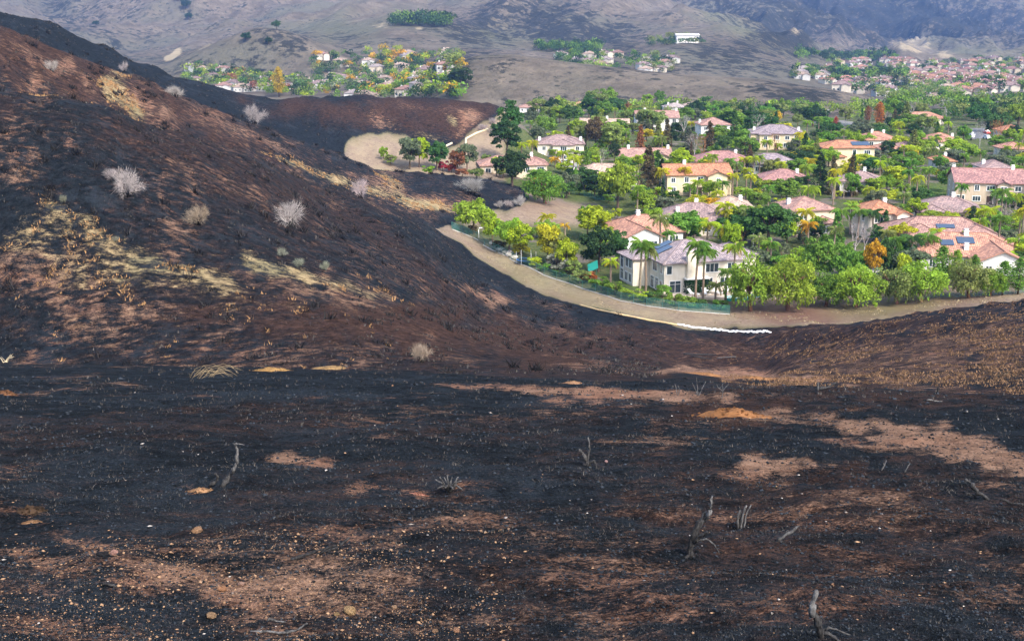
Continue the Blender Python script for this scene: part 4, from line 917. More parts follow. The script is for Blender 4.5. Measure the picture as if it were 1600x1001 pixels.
def local_patch(name, M, pts, z0, z1, mat, kind='structure'):
    mb = MB(); n = len(pts); mb.face([M @ Vector((x, y, z1)) for x, y in pts])
    for i in range(n):
        a, b_ = pts[i], pts[(i + 1) % n]; mb.face([M @ Vector((a[0], a[1], z0)), M @ Vector((b_[0], b_[1], z0)), M @ Vector((b_[0], b_[1], z1)), M @ Vector((a[0], a[1], z1))])
    o = link(name, mb.mesh(name, mat), None); o['kind'] = kind; return o
local_patch('patio', Mc, [(0, -3.2), (16, -8.5), (19.5, -8.5), (19.5, -.05), (0, -.05)], -.6, .06, PAVE)
WATER = plain('pool_water', (.02, .30, .30), .05, .6)
local_patch('swimming_pool', Mc, [(9.5, -7.2), (12, -7.9), (17.5, -8.0), (17.5, -5.6), (10.5, -5.3)], -.5, .10, WATER)
def lounger():
    root = thing('sun_lounger', '', 'lounger', (0, 0, 0)); wm = plain('white_canvas', (.82, .80, .76), .8)
    mb = MB(); mb.box(-.33, .33, -.9, .35, .32, .42); link('seat', mb.mesh('seat', wm), root)
    mb = MB(); M = Matrix.Translation((0, .35, .37)) @ Matrix.Rotation(R(48), 4, 'X'); mb.box(-.33, .33, 0, .85, -.05, .05, M); link('backrest', mb.mesh('backrest', wm), root)
    lm = MB(); lm.box(-.03, .03, -.03, .03, 0, .33); LM = lm.mesh('leg', wm)
    for x in (-.28, .28):
        for y in (-.8, .25): link('leg', LM, root, (x, y, 0))
    return root
def copy_tree(o, parent=None):
    c = o.copy(); C.objects.link(c); c.parent = parent
    for ch in list(o.children): copy_tree(ch, c)
    return c
L0 = lounger()
for i, (x, y, rz) in enumerate(((4.6, -3.4, 40), (6.8, -3.5, -20), (9.4, -3.6, 15), (11.4, -3.3, -35), (12.9, -2.9, 30))):
    o = L0 if i == 0 else copy_tree(L0); p = Mc @ Vector((x, y, .06)); o.location = p; o.rotation_euler.z = CY + R(rz); o.scale = (1.25,) * 3
    tag(o, 'white lounge chair on the pool patio, %s from the left' % ('first', 'second', 'third', 'fourth', 'fifth')[i], 'lounger', 'loungers on the pool patio')
tb = thing('patio_table', 'small round white table between the lounge chairs by the pool', 'table', Mc @ Vector((8.1, -3.0, .06)))
mb = MB(); mb.tube([(0, 0, .68), (0, 0, .74)], .62, 16); link('table_top', mb.mesh('table_top', TRIM), tb)
mb = MB(); mb.tube([(0, 0, 0), (0, 0, .68)], .05, 8); mb.tube([(0, 0, 0), (0, 0, .04)], .3, 10); link('pedestal', mb.mesh('pedestal', TRIM), tb)

# ---------------------------------------------------------------- green mesh fence along the firebreak
def mesh_mat():
    m = bpy.data.materials.new('green_mesh_screen'); m.use_nodes = True; nt = m.node_tree; b = nt.nodes['Principled BSDF']; q = NB(nt)
    tc = q.n('ShaderNodeTexCoord').outputs['Object']; n = q.noise(tc, 2.0, 3)
    q.put(b.inputs['Base Color'], q.mix(n, (.03, .16, .13), (.05, .22, .19))); b.inputs['Roughness'].default_value = .6
    q.put(b.inputs['Alpha'], q.math('ADD', .26, q.math('MULTIPLY', n, .25))); return m
SCREEN = mesh_mat(); POSTM = plain('green_fence_post', (.06, .16, .13), .5); CURB = plain('concrete_kerb', (.52, .48, .43), .9, noise=(3, .12))
def fence(label, pts, ymin=215, step=3.0, h=1.6, kerb=True):
    P = [hit(x, y, ymin) for x, y in pts]; line = []
    for a, b_ in zip(P, P[1:]):
        n = max(1, int((b_ - a).length / step))
        for k in range(n): q_ = a.lerp(b_, k / n); line.append(Vector((q_.x, q_.y, ground_z(q_.x, q_.y))))
    line.append(P[-1]); root = thing('fence', label, 'fence', line[0]); o0 = line[0]
    pm = MB(); pm.tube([(0, 0, -.3), (0, 0, h + .08)], .04, 6); pm.tube([(0, 0, h + .06), (0, 0, h + .12)], .055, 6); PM = pm.mesh('post', POSTM)
    for p in line: link('post', PM, root, p - o0)
    for a, b_ in zip(line, line[1:]):
        A, B_ = a - o0, b_ - o0; s = (B_ - A).normalized() * .05; nrm_ = Vector((-s.y, s.x, 0)).normalized() * .01; mb = MB()
        for sg in (1, -1):
            q4 = [A + s + Vector((0, 0, .08)), B_ - s + Vector((0, 0, .08)), B_ - s + Vector((0, 0, h)), A + s + Vector((0, 0, h))]; q4 = [v + nrm_ * sg for v in q4]
            mb.face(q4 if sg < 0 else q4[::-1]); break
        link('screen_panel', mb.mesh('screen_panel', SCREEN), root)
        mb = MB(); mb.tube([A + Vector((0, 0, h + .02)), B_ + Vector((0, 0, h + .02))], .028, 5, False); link('top_rail', mb.mesh('top_rail', POSTM), root)
        if kerb:
            mb = MB(); k1 = nrm_.normalized() * .14; z = Vector((0, 0, .07)); zb = Vector((0, 0, -.4))
            c4 = [A - k1, B_ - k1, B_ + k1, A + k1]; mb.face([v + z for v in c4]); mb.face([c4[0] + zb, c4[1] + zb, c4[1] + z, c4[0] + z]); mb.face([c4[2] + zb, c4[3] + zb, c4[3] + z, c4[2] + z])
            link('kerb', mb.mesh('kerb', CURB), root)
    return root
fence('long green mesh fence on a pale kerb along the curved dirt firebreak', [(706, 358), (722, 364), (745, 374), (757, 384), (785, 397), (815, 413), (850, 430), (890, 443), (930, 457), (970, 470), (1010, 478), (1060, 485), (1100, 488), (1140, 491)])
fence('green mesh fence behind the pepper trees at the right edge', [(1440, 466), (1500, 464), (1560, 461), (1640, 455)], 205, 3.0, 1.8, False)
fence('low green fence below the lawn of the bay-window house', [(880, 297), (905, 304), (930, 312), (960, 316)], 260, 2.5, 1.3, False)
# ---------------------------------------------------------------- trees, palms and shrubs read from the photograph
T = plant
# pepper trees standing on the firebreak
T('pepper', 1172, 418, 503, 89, 'light', 'light green pepper tree with pale left side, leftmost on the firebreak')
T('pepper', 1230, 414, 499, 103, 'light', 'broad pepper tree second from the left, over reddish mulch')
T('pepper', 1336, 434, 502, 89, 'light', 'small round pepper tree with a single bent trunk nearest the burnt slope')
T('pepper', 1400, 432, 492, 84, 'olive', 'pepper tree with wispy olive crown right of the small round one')
T('pepper', 1438, 422, 486, 89, 'light', 'tall pepper tree left of the thin brownish one')
T('pepper', 1512, 424, 484, 73, 'olive', 'thin brownish pepper tree with sprawling trunks on the right firebreak')
T('pepper', 1545, 432, 478, 54, 'light', 'small pepper tree at the right end of the row')
T('pepper', 1290, 425, 478, 75, 'mid', 'darker pepper tree set back behind the small round one')
T('pepper', 852, 268, 318, 73, 'mid', 'drooping green pepper tree alone on the upper firebreak')
T('wide', 965, 252, 326, 66, 'light', 'large bright green tree in front of the beige-roofed bay-window house', ymin=250)
T('wide', 800, 236, 290, 66, 'deep', 'dark spreading oak in front of the peach house', ymin=240)
T('tall', 790, 180, 258, 54, 'deep', 'tall dark tree at the end of the burnt ridge, lower of two')
T('tall', 797, 154, 225, 40, 'dark', 'tall dark tree rising above the burnt ridge end')
T('round', 863, 154, 188, 28, 'deep', 'small dark tree right of the pink back-row house', ymin=500)
T('round', 1200, 314, 392, 84, 'dark', 'large round dark green tree right of the long mauve-roofed house')
T('round', 1175, 330, 388, 40, 'dark'); T('round', 935, 352, 425, 60, 'deep', 'dark green tree left of the cream pool house')
T('round', 965, 360, 420, 40, 'dark'); T('round', 930, 322, 376, 60, 'lime'); T('round', 918, 318, 370, 36, 'mid')
T('wide', 740, 324, 378, 66, 'light', 'bright green tree at the upper end of the fence'); T('wide', 795, 338, 395, 52, 'light'); T('round', 812, 345, 398, 50, 'lime'); T('round', 855, 345, 412, 46, 'yellow', 'yellow green feathery tree behind the fence')
T('round', 872, 360, 412, 40, 'olive'); T('round', 885, 372, 425, 40, 'lime'); T('wide', 1140, 345, 395, 40, 'lime'); T('round', 770, 342, 392, 36, 'lime')
T('shrub', 815, 378, 398, 36, 'yellow'); T('shrub', 835, 405, 422, 30, 'lime'); T('shrub', 870, 395, 425, 44, 'sage'); T('shrub', 905, 425, 446, 40, 'olive'); T('shrub', 920, 422, 440, 34, 'orange', 'orange tinged shrub beside the teal slide')
T('shrub', 940, 440, 462, 42, 'mid'); T('shrub', 962, 448, 470, 36, 'mid'); T('shrub', 985, 455, 472, 40, 'light'); T('shrub', 1010, 458, 474, 34, 'lime'); T('shrub', 1035, 444, 465, 36, 'mid'); T('shrub', 1052, 458, 478, 40, 'mid'); T('shrub', 1075, 462, 480, 36, 'mid'); T('shrub', 1095, 466, 482, 30, 'dark')
T('shrub', 1020, 462, 480, 30, 'dark'); T('shrub', 895, 405, 430, 34, 'olive'); T('shrub', 1125, 470, 488, 30, 'mid'); T('shrub', 780, 388, 402, 30, 'brownish'); T('shrub', 738, 362, 376, 20, 'brownish'); T('shrub', 850, 432, 446, 24, 'mid'); T('shrub', 875, 440, 452, 26, 'dark')
T('shrub', 955, 456, 474, 30, 'olive', 'olive shrub below the left corner of the cream house')
T('round', 1280, 368, 452, 66, 'mid', 'green tree rising behind the pepper trees'); T('round', 1320, 390, 460, 54, 'mid'); T('wide', 1255, 385, 440, 56, 'light')
T('round', 1365, 372, 440, 36, 'gold', 'golden yellow tree beside the lawn strip'); T('round', 1384, 372, 435, 34, 'dark'); T('round', 1410, 392, 445, 30, 'lime')
T('poplar', 1470, 384, 444, 38, 'mid', 'upright leafy tree in front of the white solar-panelled house, left one'); T('poplar', 1520, 398, 448, 30, 'mid', 'upright leafy tree in front of the white solar-panelled house, right one'); T('poplar', 1492, 390, 446, 28, 'light')
T('poplar', 1566, 408, 462, 34, 'mid', 'upright tree before white wall at the right edge, left of pair'); T('poplar', 1590, 405, 462, 36, 'mid', 'upright tree before white wall at the right edge, right of pair')
T('bare', 1335, 340, 402, 40, 'white', 'cluster of white bare trunks below the sand house'); T('bare', 1350, 342, 400, 30, 'white'); T('bare', 1478, 315, 348, 32, 'white', 'pale bare tree in front of the broad mauve-roofed yellow house'); T('bare', 1490, 318, 350, 30, 'grey'); T('bare', 1555, 312, 345, 40, 'grey'); T('bare', 1580, 318, 348, 40, 'grey')
T('bare', 1158, 352, 392, 26, 'rust'); T('bare', 1385, 255, 288, 30, 'grey', 'grey bare tree right of the greyish pink-roofed house'); T('bare', 1300, 275, 312, 16, 'white'); T('bare', 1318, 278, 312, 18, 'tan'); T('bare', 1250, 285, 310, 14, 'tan'); T('bare', 1238, 288, 310, 12, 'tan'); T('bare', 1180, 175, 215, 30, 'white', 'white stemmed bare tree beside the dark conifer'); T('bare', 1068, 178, 215, 26, 'white'); T('bare', 940, 228, 262, 26, 'grey'); T('bare', 1212, 205, 238, 24, 'rust', 'reddish bare tree in front of the tan mansion')
T('bare', 1085, 205, 250, 24, 'grey'); T('bare', 1098, 205, 255, 26, 'rust'); T('bare', 1485, 212, 240, 24, 'grey'); T('bare', 1530, 185, 235, 20, 'grey'); T('bare', 1560, 185, 230, 40, 'rust'); T('bare', 1425, 155, 185, 30, 'grey'); T('bare', 1478, 150, 182, 22, 'white')
# conifers and dark trees of the middle rows
T('cone', 1012, 228, 305, 40, 'brownish', 'brown green conifer left of the yellow orange-roofed house'); T('cone', 1033, 248, 300, 26, 'deep'); T('cone', 1146, 172, 226, 24, 'dark', 'narrow dark green conifer beside the white stemmed bare tree'); T('pine', 1170, 168, 218, 34, 'dark'); T('cone', 1280, 240, 302, 34, 'deep', 'tall dark conifer left of the greyish pink-roofed house'); T('cone', 1300, 244, 304, 26, 'brownish'); T('cone', 1328, 244, 306, 26, 'brownish', 'brown conifer before the greyish pink-roofed house')
T('cone', 1042, 186, 230, 22, 'brownish'); T('cone', 1028, 190, 232, 26, 'olive'); T('cone', 1108, 190, 242, 26, 'brownish', 'brownish conifer in front of the pink-roofed house by the dark conifer'); T('pine', 1075, 200, 245, 30, 'greyg'); T('cone', 1000, 196, 245, 24, 'rust'); T('round', 930, 185, 235, 40, 'brownish', 'brown foliage tree left of the white-gabled beige-roofed house'); T('round', 955, 190, 240, 46, 'olive'); T('round', 915, 190, 232, 40, 'olive')
T('round', 1386, 218, 250, 28, 'deep', 'very dark round tree right of the yellow solar villa'); T('cone', 1426, 203, 245, 28, 'olive', 'olive conifer between two salmon houses'); T('cone', 1415, 160, 200, 26, 'olive'); T('round', 1395, 152, 185, 30, 'mid'); T('round', 1410, 158, 190, 26, 'dark'); T('wide', 1530, 166, 196, 46, 'dark', 'broad dark tree above the street at right'); T('wide', 1545, 185, 208, 36, 'dark'); T('wide', 1590, 170, 195, 40, 'deep'); T('round', 1585, 196, 220, 24, 'deep')
T('wide', 1165, 212, 246, 46, 'mid', 'broad green tree left of the tan mansion'); T('round', 1240, 217, 243, 24, 'greyg', 'grey green round tree in front of the tan mansion'); T('round', 1160, 200, 235, 30, 'mid'); T('wide', 1130, 210, 240, 30, 'dark')
T('round', 640, 212, 264, 44, 'greyg', 'grey green tree behind the burnt spur, left one', ymin=335); T('round', 655, 212, 262, 34, 'lime', 'yellow green tree behind the burnt spur', ymin=335); T('round', 683, 220, 266, 38, 'dark', 'dark tree behind the burnt spur, right of yellow one', ymin=335); T('round', 730, 222, 272, 36, 'greyg', ymin=335); T('round', 716, 232, 272, 30, 'rust', ymin=335); T('shrub', 600, 228, 250, 18, 'light', ymin=335); T('shrub', 610, 240, 258, 26, 'olive', ymin=335)
T('shrub', 692, 250, 268, 22, 'red', 'red flowering shrub behind the burnt spur', ymin=340); T('shrub', 706, 255, 270, 20, 'red', 'smaller magenta shrub right of the red one', ymin=340); T('shrub', 722, 262, 276, 26, 'rust', ymin=340); T('shrub', 745, 262, 278, 30, 'olive', ymin=340); T('shrub', 670, 258, 272, 24, 'light', ymin=340); T('column', 899, 262, 298, 10, 'mid', 'narrow green cypress at the corner of the bay-window house', ymin=250)
T('wide', 830, 172, 200, 30, 'greyg', 'grey green tree below the pink back-row house'); T('round', 890, 165, 195, 34, 'dark'); T('wide', 850, 185, 210, 40, 'olive'); T('wide', 960, 152, 186, 40, 'dark'); T('round', 930, 140, 180, 40, 'olive'); T('round', 950, 138, 178, 34, 'mid'); T('round', 920, 148, 184, 30, 'dark'); T('round', 980, 160, 186, 16, 'rust'); T('round', 1030, 142, 165, 20, 'mid'); T('round', 1012, 146, 166, 20, 'light'); T('wide', 1125, 157, 178, 36, 'mid'); T('wide', 1080, 168, 188, 40, 'greyg'); T('round', 1200, 165, 186, 24, 'light'); T('round', 1214, 174, 194, 18, 'gold')
T('round', 1250, 162, 190, 26, 'olive'); T('round', 1272, 160, 188, 24, 'mid'); T('round', 1272, 172, 192, 20, 'gold'); T('round', 1320, 165, 195, 22, 'olive'); T('poplar', 1305, 183, 208, 12, 'red', 'small red and orange autumn tree by the bridge'); T('poplar', 1373, 160, 200, 18, 'orange', 'tall orange autumn tree at the end of the bridge'); T('poplar', 1355, 166, 192, 14, 'rust'); T('bare', 1386, 172, 200, 14, 'white')
T('round', 1505, 195, 225, 24, 'mid'); T('round', 1560, 212, 238, 40, 'mid'); T('wide', 1590, 242, 262, 50, 'mid', 'wide green tree at the right edge above the pink roofs'); T('round', 1350, 240, 268, 40, 'lime'); T('round', 1405, 240, 270, 30, 'mid'); T('round', 1430, 240, 268, 30, 'mid'); T('round', 1330, 268, 308, 32, 'mid'); T('round', 1480, 262, 300, 34, 'mid', 'green tree left of the tan rose-roofed house'); T('wide', 1438, 292, 318, 46, 'dark'); T('wide', 1380, 296, 320, 60, 'lime'); T('round', 1430, 308, 348, 36, 'lime', 'yellow green round tree between two roofs left of the broad mauve-roofed yellow house')
T('wide', 1030, 305, 332, 60, 'greyg', 'low greyish tree behind the orange-tiled white-gabled house'); T('wide', 1005, 292, 322, 40, 'dark'); T('wide', 1185, 298, 328, 44, 'mid'); T('round', 905, 285, 305, 12, 'dark'); T('shrub', 1395, 335, 355, 30, 'light'); T('shrub', 1440, 338, 350, 28, 'lime'); T('shrub', 1460, 340, 352, 24, 'lime'); T('wide', 1265, 225, 255, 40, 'light'); T('round', 1290, 205, 232, 34, 'mid'); T('wide', 1460, 170, 190, 26, 'dark'); T('shrub', 760, 240, 255, 20, 'olive', ymin=360)
# palms with separate fronds near the fence and around the first rows
Pm = palm
Pm(1000, 380, 82, 'mid', 18, 'tall dark palm at the left corner of the cream house, left of pair'); Pm(1008, 388, 72, 'olive', 14, 'slimmer palm at the left corner of the cream house, right of pair')
Pm(1087, 380, 90, 'mid', 18, 'tall palm before the cream house chimney, left of pair'); Pm(1098, 392, 78, 'mid', 18, 'tall palm before the cream house chimney, right of pair'); Pm(1146, 384, 82, 'light', 16, 'light green palm behind right end of the cream house'); Pm(1134, 424, 52, 'mid', 14, 'medium palm left of the leftmost pepper tree', 2.4); Pm(1118, 445, 32, 'olive', 16, 'short bushy fan palm by the pool', 2.0)
Pm(953, 408, 38, 'lime', 14, 'short yellow green palm on the lawn left of the cream house', 2.2); Pm(890, 382, 38, 'lime', 14, 'short yellow palm behind the fence', 2.4); Pm(855, 338, 30, 'yellow', 14, 'yellow palm at left, above the fence', 2.6); Pm(882, 352, 28, 'gold', 10, 'small golden palm right of the yellow palm', 1.6)
Pm(1184, 372, 46, 'olive', 14, 'palm beside the white street lamp'); Pm(1203, 380, 44, 'mid', 14, 'dark palm right of the street lamp'); Pm(1128, 355, 40, 'lime', 14, 'lime palm behind the cream house roof'); Pm(1105, 350, 40, 'lime', 12)
Pm(1313, 330, 44, 'mid', 14, 'palm left of the white bare trunks'); Pm(1340, 330, 44, 'mid', 14); Pm(1362, 332, 42, 'dark', 16, 'dark palm right of the white bare trunks'); Pm(1328, 322, 44, 'light', 12); Pm(1258, 330, 44, 'yellow', 14, 'yellow palm in front of the pink-roofed sand house'); Pm(1262, 350, 40, 'gold', 12); Pm(1422, 372, 52, 'dark', 16, 'dark palm left of the white solar-panelled house, left of pair'); Pm(1446, 370, 50, 'mid', 16, 'palm left of the white solar-panelled house, right of pair'); Pm(1395, 375, 50, 'mid', 14); Pm(1558, 340, 60, 'mid', 16, 'tall palm standing behind the white solar-panelled house'); Pm(1528, 345, 34, 'light', 14); Pm(1588, 376, 40, 'light', 14)
Pm(1320, 385, 24, 'mid', 12); Pm(1545, 328, 36, 'lime', 12); Pm(1592, 335, 36, 'lime', 12)
for a in ((832, 222, 24, 'yellow'), (815, 225, 22, 'lime'), (828, 190, 14, 'light'), (846, 188, 14, 'lime'), (880, 238, 20, 'lime'), (868, 248, 14, 'gold'), (913, 238, 22, 'mid'), (905, 245, 18, 'lime'), (918, 200, 20, 'light'), (890, 205, 14, 'lime'), (960, 170, 18, 'lime'), (940, 172, 16, 'lime'), (1040, 172, 22, 'olive'),
          (1062, 262, 22, 'light'), (1078, 290, 26, 'mid'), (1100, 268, 22, 'light'), (1118, 300, 30, 'lime'), (1112, 312, 26, 'gold'), (1128, 285, 26, 'mid'), (1166, 265, 28, 'lime'), (1172, 275, 26, 'yellow'), (1150, 255, 22, 'mid'), (1186, 245, 28, 'mid'), (1200, 292, 30, 'mid'), (1165, 298, 30, 'light'), (1140, 250, 20, 'mid'), (1220, 255, 24, 'lime'), (1240, 322, 30, 'lime'),
          (1265, 222, 20, 'light'), (1280, 245, 26, 'lime'), (1265, 250, 22, 'yellow'), (1276, 226, 20, 'light'), (1318, 205, 18, 'light'), (1440, 182, 16, 'mid'), (1460, 190, 16, 'light'), (1481, 192, 16, 'lime'), (1500, 200, 18, 'olive'), (1418, 268, 34, 'mid'), (1450, 264, 34, 'mid'), (1500, 290, 32, 'mid'), (1518, 285, 30, 'light'), (1530, 238, 22, 'mid'), (1505, 242, 22, 'mid'), (1556, 300, 26, 'mid'), (1570, 310, 30, 'mid'), (1585, 305, 30, 'lime'), (1345, 215, 14, 'light'), (1050, 190, 14, 'yellow'), (1080, 192, 16, 'yellow'), (1012, 188, 14, 'lime'), (995, 300, 26, 'lime'), (1405, 205, 14, 'light'), (1458, 215, 16, 'mid')):
    Pm(a[0], a[1], a[2], a[3], parts=False, rad=2.7)

# filler shrubs and low trees between the gardens, kept off houses, patio and driveways
KEEP = [(h[5], h[6], h[7]) for h in HOUSES]
def free(p, r=1.0): return all((p.x - x) ** 2 + (p.y - y) ** 2 > (rr_ * .80 + r) ** 2 for x, y, rr_ in KEEP)
used = [(q_[7].x, q_[7].y) for q_ in PLANTS]; nfill = 0; tries = 0
while nfill < 320 and tries < 26000:
    tries += 1; Y = rnd.uniform(238, 560); px = rnd.uniform(720, 1640); p = at_depth(px, Y); yb = world_pix(p.x, p.y, p.z)[1]
    if px < 940 and Y < 350 and yb > 285 - (px - 720) * .0 and not (Y < 285 and yb > 365): continue
    if px < 835 and Y > 350: continue
    if px > 1140 and Y < 246: continue
    if Y < 246 + max(0, (1100 - px)) * .13: continue
    if 1500 < px < 1545 and 195 < yb < 240: continue
    if not free(p, 1.6) or any((p.x - x) ** 2 + (p.y - y) ** 2 < 2.5 ** 2 for x, y in used): continue
    if abs(p.x - (pc.x + 8)) < 14 and abs(p.y - (pc.y - 3)) < 9: continue
    used.append((p.x, p.y)); nfill += 1; dist = p.y * 1.03; k = rnd.choice(('shrub', 'shrub', 'round', 'shrub', 'wide', 'shrub'))
    hh = rnd.uniform(2.2, 4.4) if k == 'shrub' else rnd.uniform(4.0, 7.2); w = hh * rnd.uniform(1.0, 1.6)
    plant(k, px, yb - hh / dist * FPX, yb, w / dist * FPX, rnd.choice(('mid', 'mid', 'dark', 'light', 'lime', 'lime', 'light', 'light', 'greyg', 'yellow', 'deep')), loc=p)

for (hx_, hy_, hw_, hY, hs_, wx_, wy_, wr_) in HOUSES:
    if hs_ == 'the cream pool house': continue
    for _ in range(5):
        q_ = Vector((wx_ + rnd.uniform(-1.05, 1.05) * wr_, wy_ - wr_ * .62 - rnd.uniform(1.2, 5.0), 0))
        if q_.y < 246 or any((q_.x - x) ** 2 + (q_.y - y) ** 2 < 2.0 ** 2 for x, y in used): continue
        if any((q_.x - x) ** 2 + (q_.y - y) ** 2 < (r2 * .72) ** 2 for x, y, r2 in KEEP): continue
        q_.z = ground_z(q_.x, q_.y); used.append((q_.x, q_.y)); sx_, sy_ = world_pix(q_.x, q_.y, q_.z); k = rnd.choice(('round', 'wide', 'shrub', 'palm', 'shrub')); hh = rnd.uniform(2.0, 3.4) if k == 'shrub' else rnd.uniform(3.4, 5.6); dist = q_.y * 1.03
        if k == 'palm': Pm(sx_, sy_ - hh / dist * FPX, hh / dist * FPX, rnd.choice(('mid', 'lime', 'light', 'yellow')), parts=False, rad=2.4)
        else: plant(k, sx_, sy_ - hh / dist * FPX, sy_, hh * rnd.uniform(1.0, 1.6) / dist * FPX, rnd.choice(('mid', 'light', 'lime', 'dark', 'light', 'olive')), loc=q_)
ncf = 0
while ncf < 34:
    px = rnd.uniform(860, 1630); Y = rnd.uniform(275, 620); p = at_depth(px, Y); yb = world_pix(p.x, p.y, p.z)[1]
    if (px < 960 and Y < 360) or not free(p, 1.0) or (1500 < px < 1545 and 195 < yb < 240) or any((p.x - x) ** 2 + (p.y - y) ** 2 < 2.0 ** 2 for x, y in used): continue
    ncf += 1; used.append((p.x, p.y)); hh = rnd.uniform(5.5, 10.5); w = hh * rnd.uniform(.35, .65); k = rnd.choice(('cone', 'pine', 'pine', 'tall', 'cone')); plant(k, px, yb - hh / (p.y * 1.03) * FPX, yb, w / (p.y * 1.03) * FPX, rnd.choice(('deep', 'dark', 'olive', 'brownish', 'dark', 'mid')), loc=p)
npm = 0
while npm < 60:
    px = rnd.uniform(850, 1630); Y = rnd.uniform(262, 540); p = at_depth(px, Y); yb = world_pix(p.x, p.y, p.z)[1]
    if (px < 940 and Y < 350) or not free(p, 1.0) or (1500 < px < 1545 and 195 < yb < 240): continue
    npm += 1; Pm(px, yb - rnd.uniform(4.5, 8.5) / (p.y * 1.03) * FPX, rnd.uniform(4.5, 8.5) / (p.y * 1.03) * FPX, rnd.choice(('mid', 'light', 'lime', 'lime', 'yellow', 'olive')), parts=False, rad=rnd.uniform(2.4, 3.2))
# belt of trees behind the last row of houses
nb_ = 0
while nb_ < 60:
    px = rnd.uniform(840, 1640); p = at_depth(px, rnd.uniform(540, 760)); yb = world_pix(p.x, p.y, p.z)[1]
    if not free(p, 2.0): continue
    nb_ += 1; hh = rnd.uniform(6, 11); w = hh * rnd.uniform(.9, 1.6); dist = p.y * 1.02; plant(rnd.choice(('round', 'wide', 'tall', 'wide')), px, yb - hh / dist * FPX, yb, w / dist * FPX, rnd.choice(('mid', 'dark', 'olive', 'deep', 'mid', 'light')), loc=p)
# labels for plants that have none of their own: look, nearest house, order along the row
WORD = dict(light='light green', lime='lime green', yellow='yellow', gold='golden', mid='green', dark='dark green', deep='very dark', olive='olive', brownish='brownish', greyg='grey green', red='red', orange='orange', rust='rust coloured', sage='sage green', grey='grey', white='pale', tan='tan')
KW = dict(round='rounded tree', pepper='pepper tree', wide='spreading tree', shrub='shrub', tall='tall tree', cone='conifer', pine='pine', bare='bare tree', poplar='slender tree', column='cypress', palm='palm', dead='burnt shrub')
ORD = ('leftmost', 'second from left', 'third from left', 'fourth from left', 'fifth from left', 'sixth from left', 'seventh from left', 'eighth from left')
grp = {}
for (o, lab, kind, col, x, y, yb, p) in PLANTS:
    if lab: continue
    h = min(HOUSES, key=lambda h: ((h[0] - x) ** 2 + ((h[1] - y) * 2.0) ** 2)); dx = x - h[0]
    if abs(dx) < h[2] * .75: rel = 'in front of' if p.y < h[3] else 'behind'
    else: rel = 'left of' if dx < 0 else 'right of'
    grp.setdefault((WORD[col], KW[kind], rel, h[4]), []).append((x, o))
for (cw, kw, rel, hs), L in grp.items():
    L.sort(key=lambda t: t[0])
    for i, (x, o) in enumerate(L):
        o['label'] = ' '.join((cw, kw, rel, hs)) + ('' if len(L) == 1 else (', ' + (ORD[i] if i < len(L) - 1 else 'rightmost'))); o['group'] = 'garden %ss of the neighbourhood' % kw.split()[-1]
# ---------------------------------------------------------------- street furniture, cars, yard things
ROAD = plain('asphalt', (.13, .13, .135), .9, noise=(.6, .15)); CONC = plain('pale_concrete', (.50, .46, .40), .9, noise=(.4, .1))
flat_patch('street', [(1514, 226), (1546, 226), (1544, 212), (1538, 204), (1516, 204), (1512, 212)], ROAD, .25, 1.2)
flat_patch('driveway', [(872, 262), (905, 262), (900, 248), (878, 248)], CONC, .15, 1.0)
flat_patch('pavement', [(1340, 432), (1375, 425), (1372, 412), (1330, 420)], CONC, .1, .8)
CARM = {}
def car_proto():
    b = MB(); b.box(-.88, .88, -2.25, 2.25, .32, .92, None, .97); bm_ = b.mesh('body')
    c = MB(); c.box(-.78, .78, -1.3, 1.5, .92, 1.48, None, .78); cm_ = c.mesh('cabin')
    g = MB(); g.box(-.785, .785, -1.33, 1.53, .98, 1.36, None, .82); gm_ = g.mesh('window_glass', GLASS)
    w = MB(); w.tube([(-.1, 0, 0), (.1, 0, 0)], .33, 12); wm = w.mesh('wheel', plain('tyre_rubber', (.02, .02, .02), .8)); return bm_, cm_, gm_, wm
bmesh_, cmesh_, gmesh_, wmesh_ = car_proto()
PAINT, pnt, pb = new_mat('car_paint'); qn = NB(pnt); qn.put(pb.inputs['Base Color'], qn.n('ShaderNodeObjectInfo').outputs['Color']); pb.inputs['Roughness'].default_value = .25; pb.inputs['Coat Weight'].default_value = .5
bmesh_.materials.append(PAINT); cmesh_.materials.append(PAINT)
def car(label, px, py, yaw, col, ymin=240, lift=0.0):
    p = hit(px, py, ymin); p.z += lift; r0 = thing('parked_car', label, 'car', p, R(yaw), 'cars parked in the neighbourhood')
    link('body', bmesh_, r0, color=col); link('cabin', cmesh_, r0, color=col); link('window_glass', gmesh_, r0)
    for x in (-.84, .84):
        for y in (-1.4, 1.4): link('wheel', wmesh_, r0, (x, y, .33))
car('white car on the driveway below the wide pale-mauve-roofed house', 884, 257, 70, (.8, .8, .8), lift=.15)
car('black car half hidden behind the pepper trees', 1384, 436, 80, (.02, .022, .025))
for i, (x, y, c) in enumerate(((1517, 213, (.5, .5, .52)), (1518, 219, (.12, .12, .14)), (1541, 210, (.6, .1, .08)), (1542, 218, (.75, .75, .76)))):
    car(('grey', 'dark', 'red', 'silver white')[i] + ' car parked along the grey street at right', x, y, 5, c, lift=.25)
WPOLE = plain('white_painted_metal', (.78, .78, .76), .4)
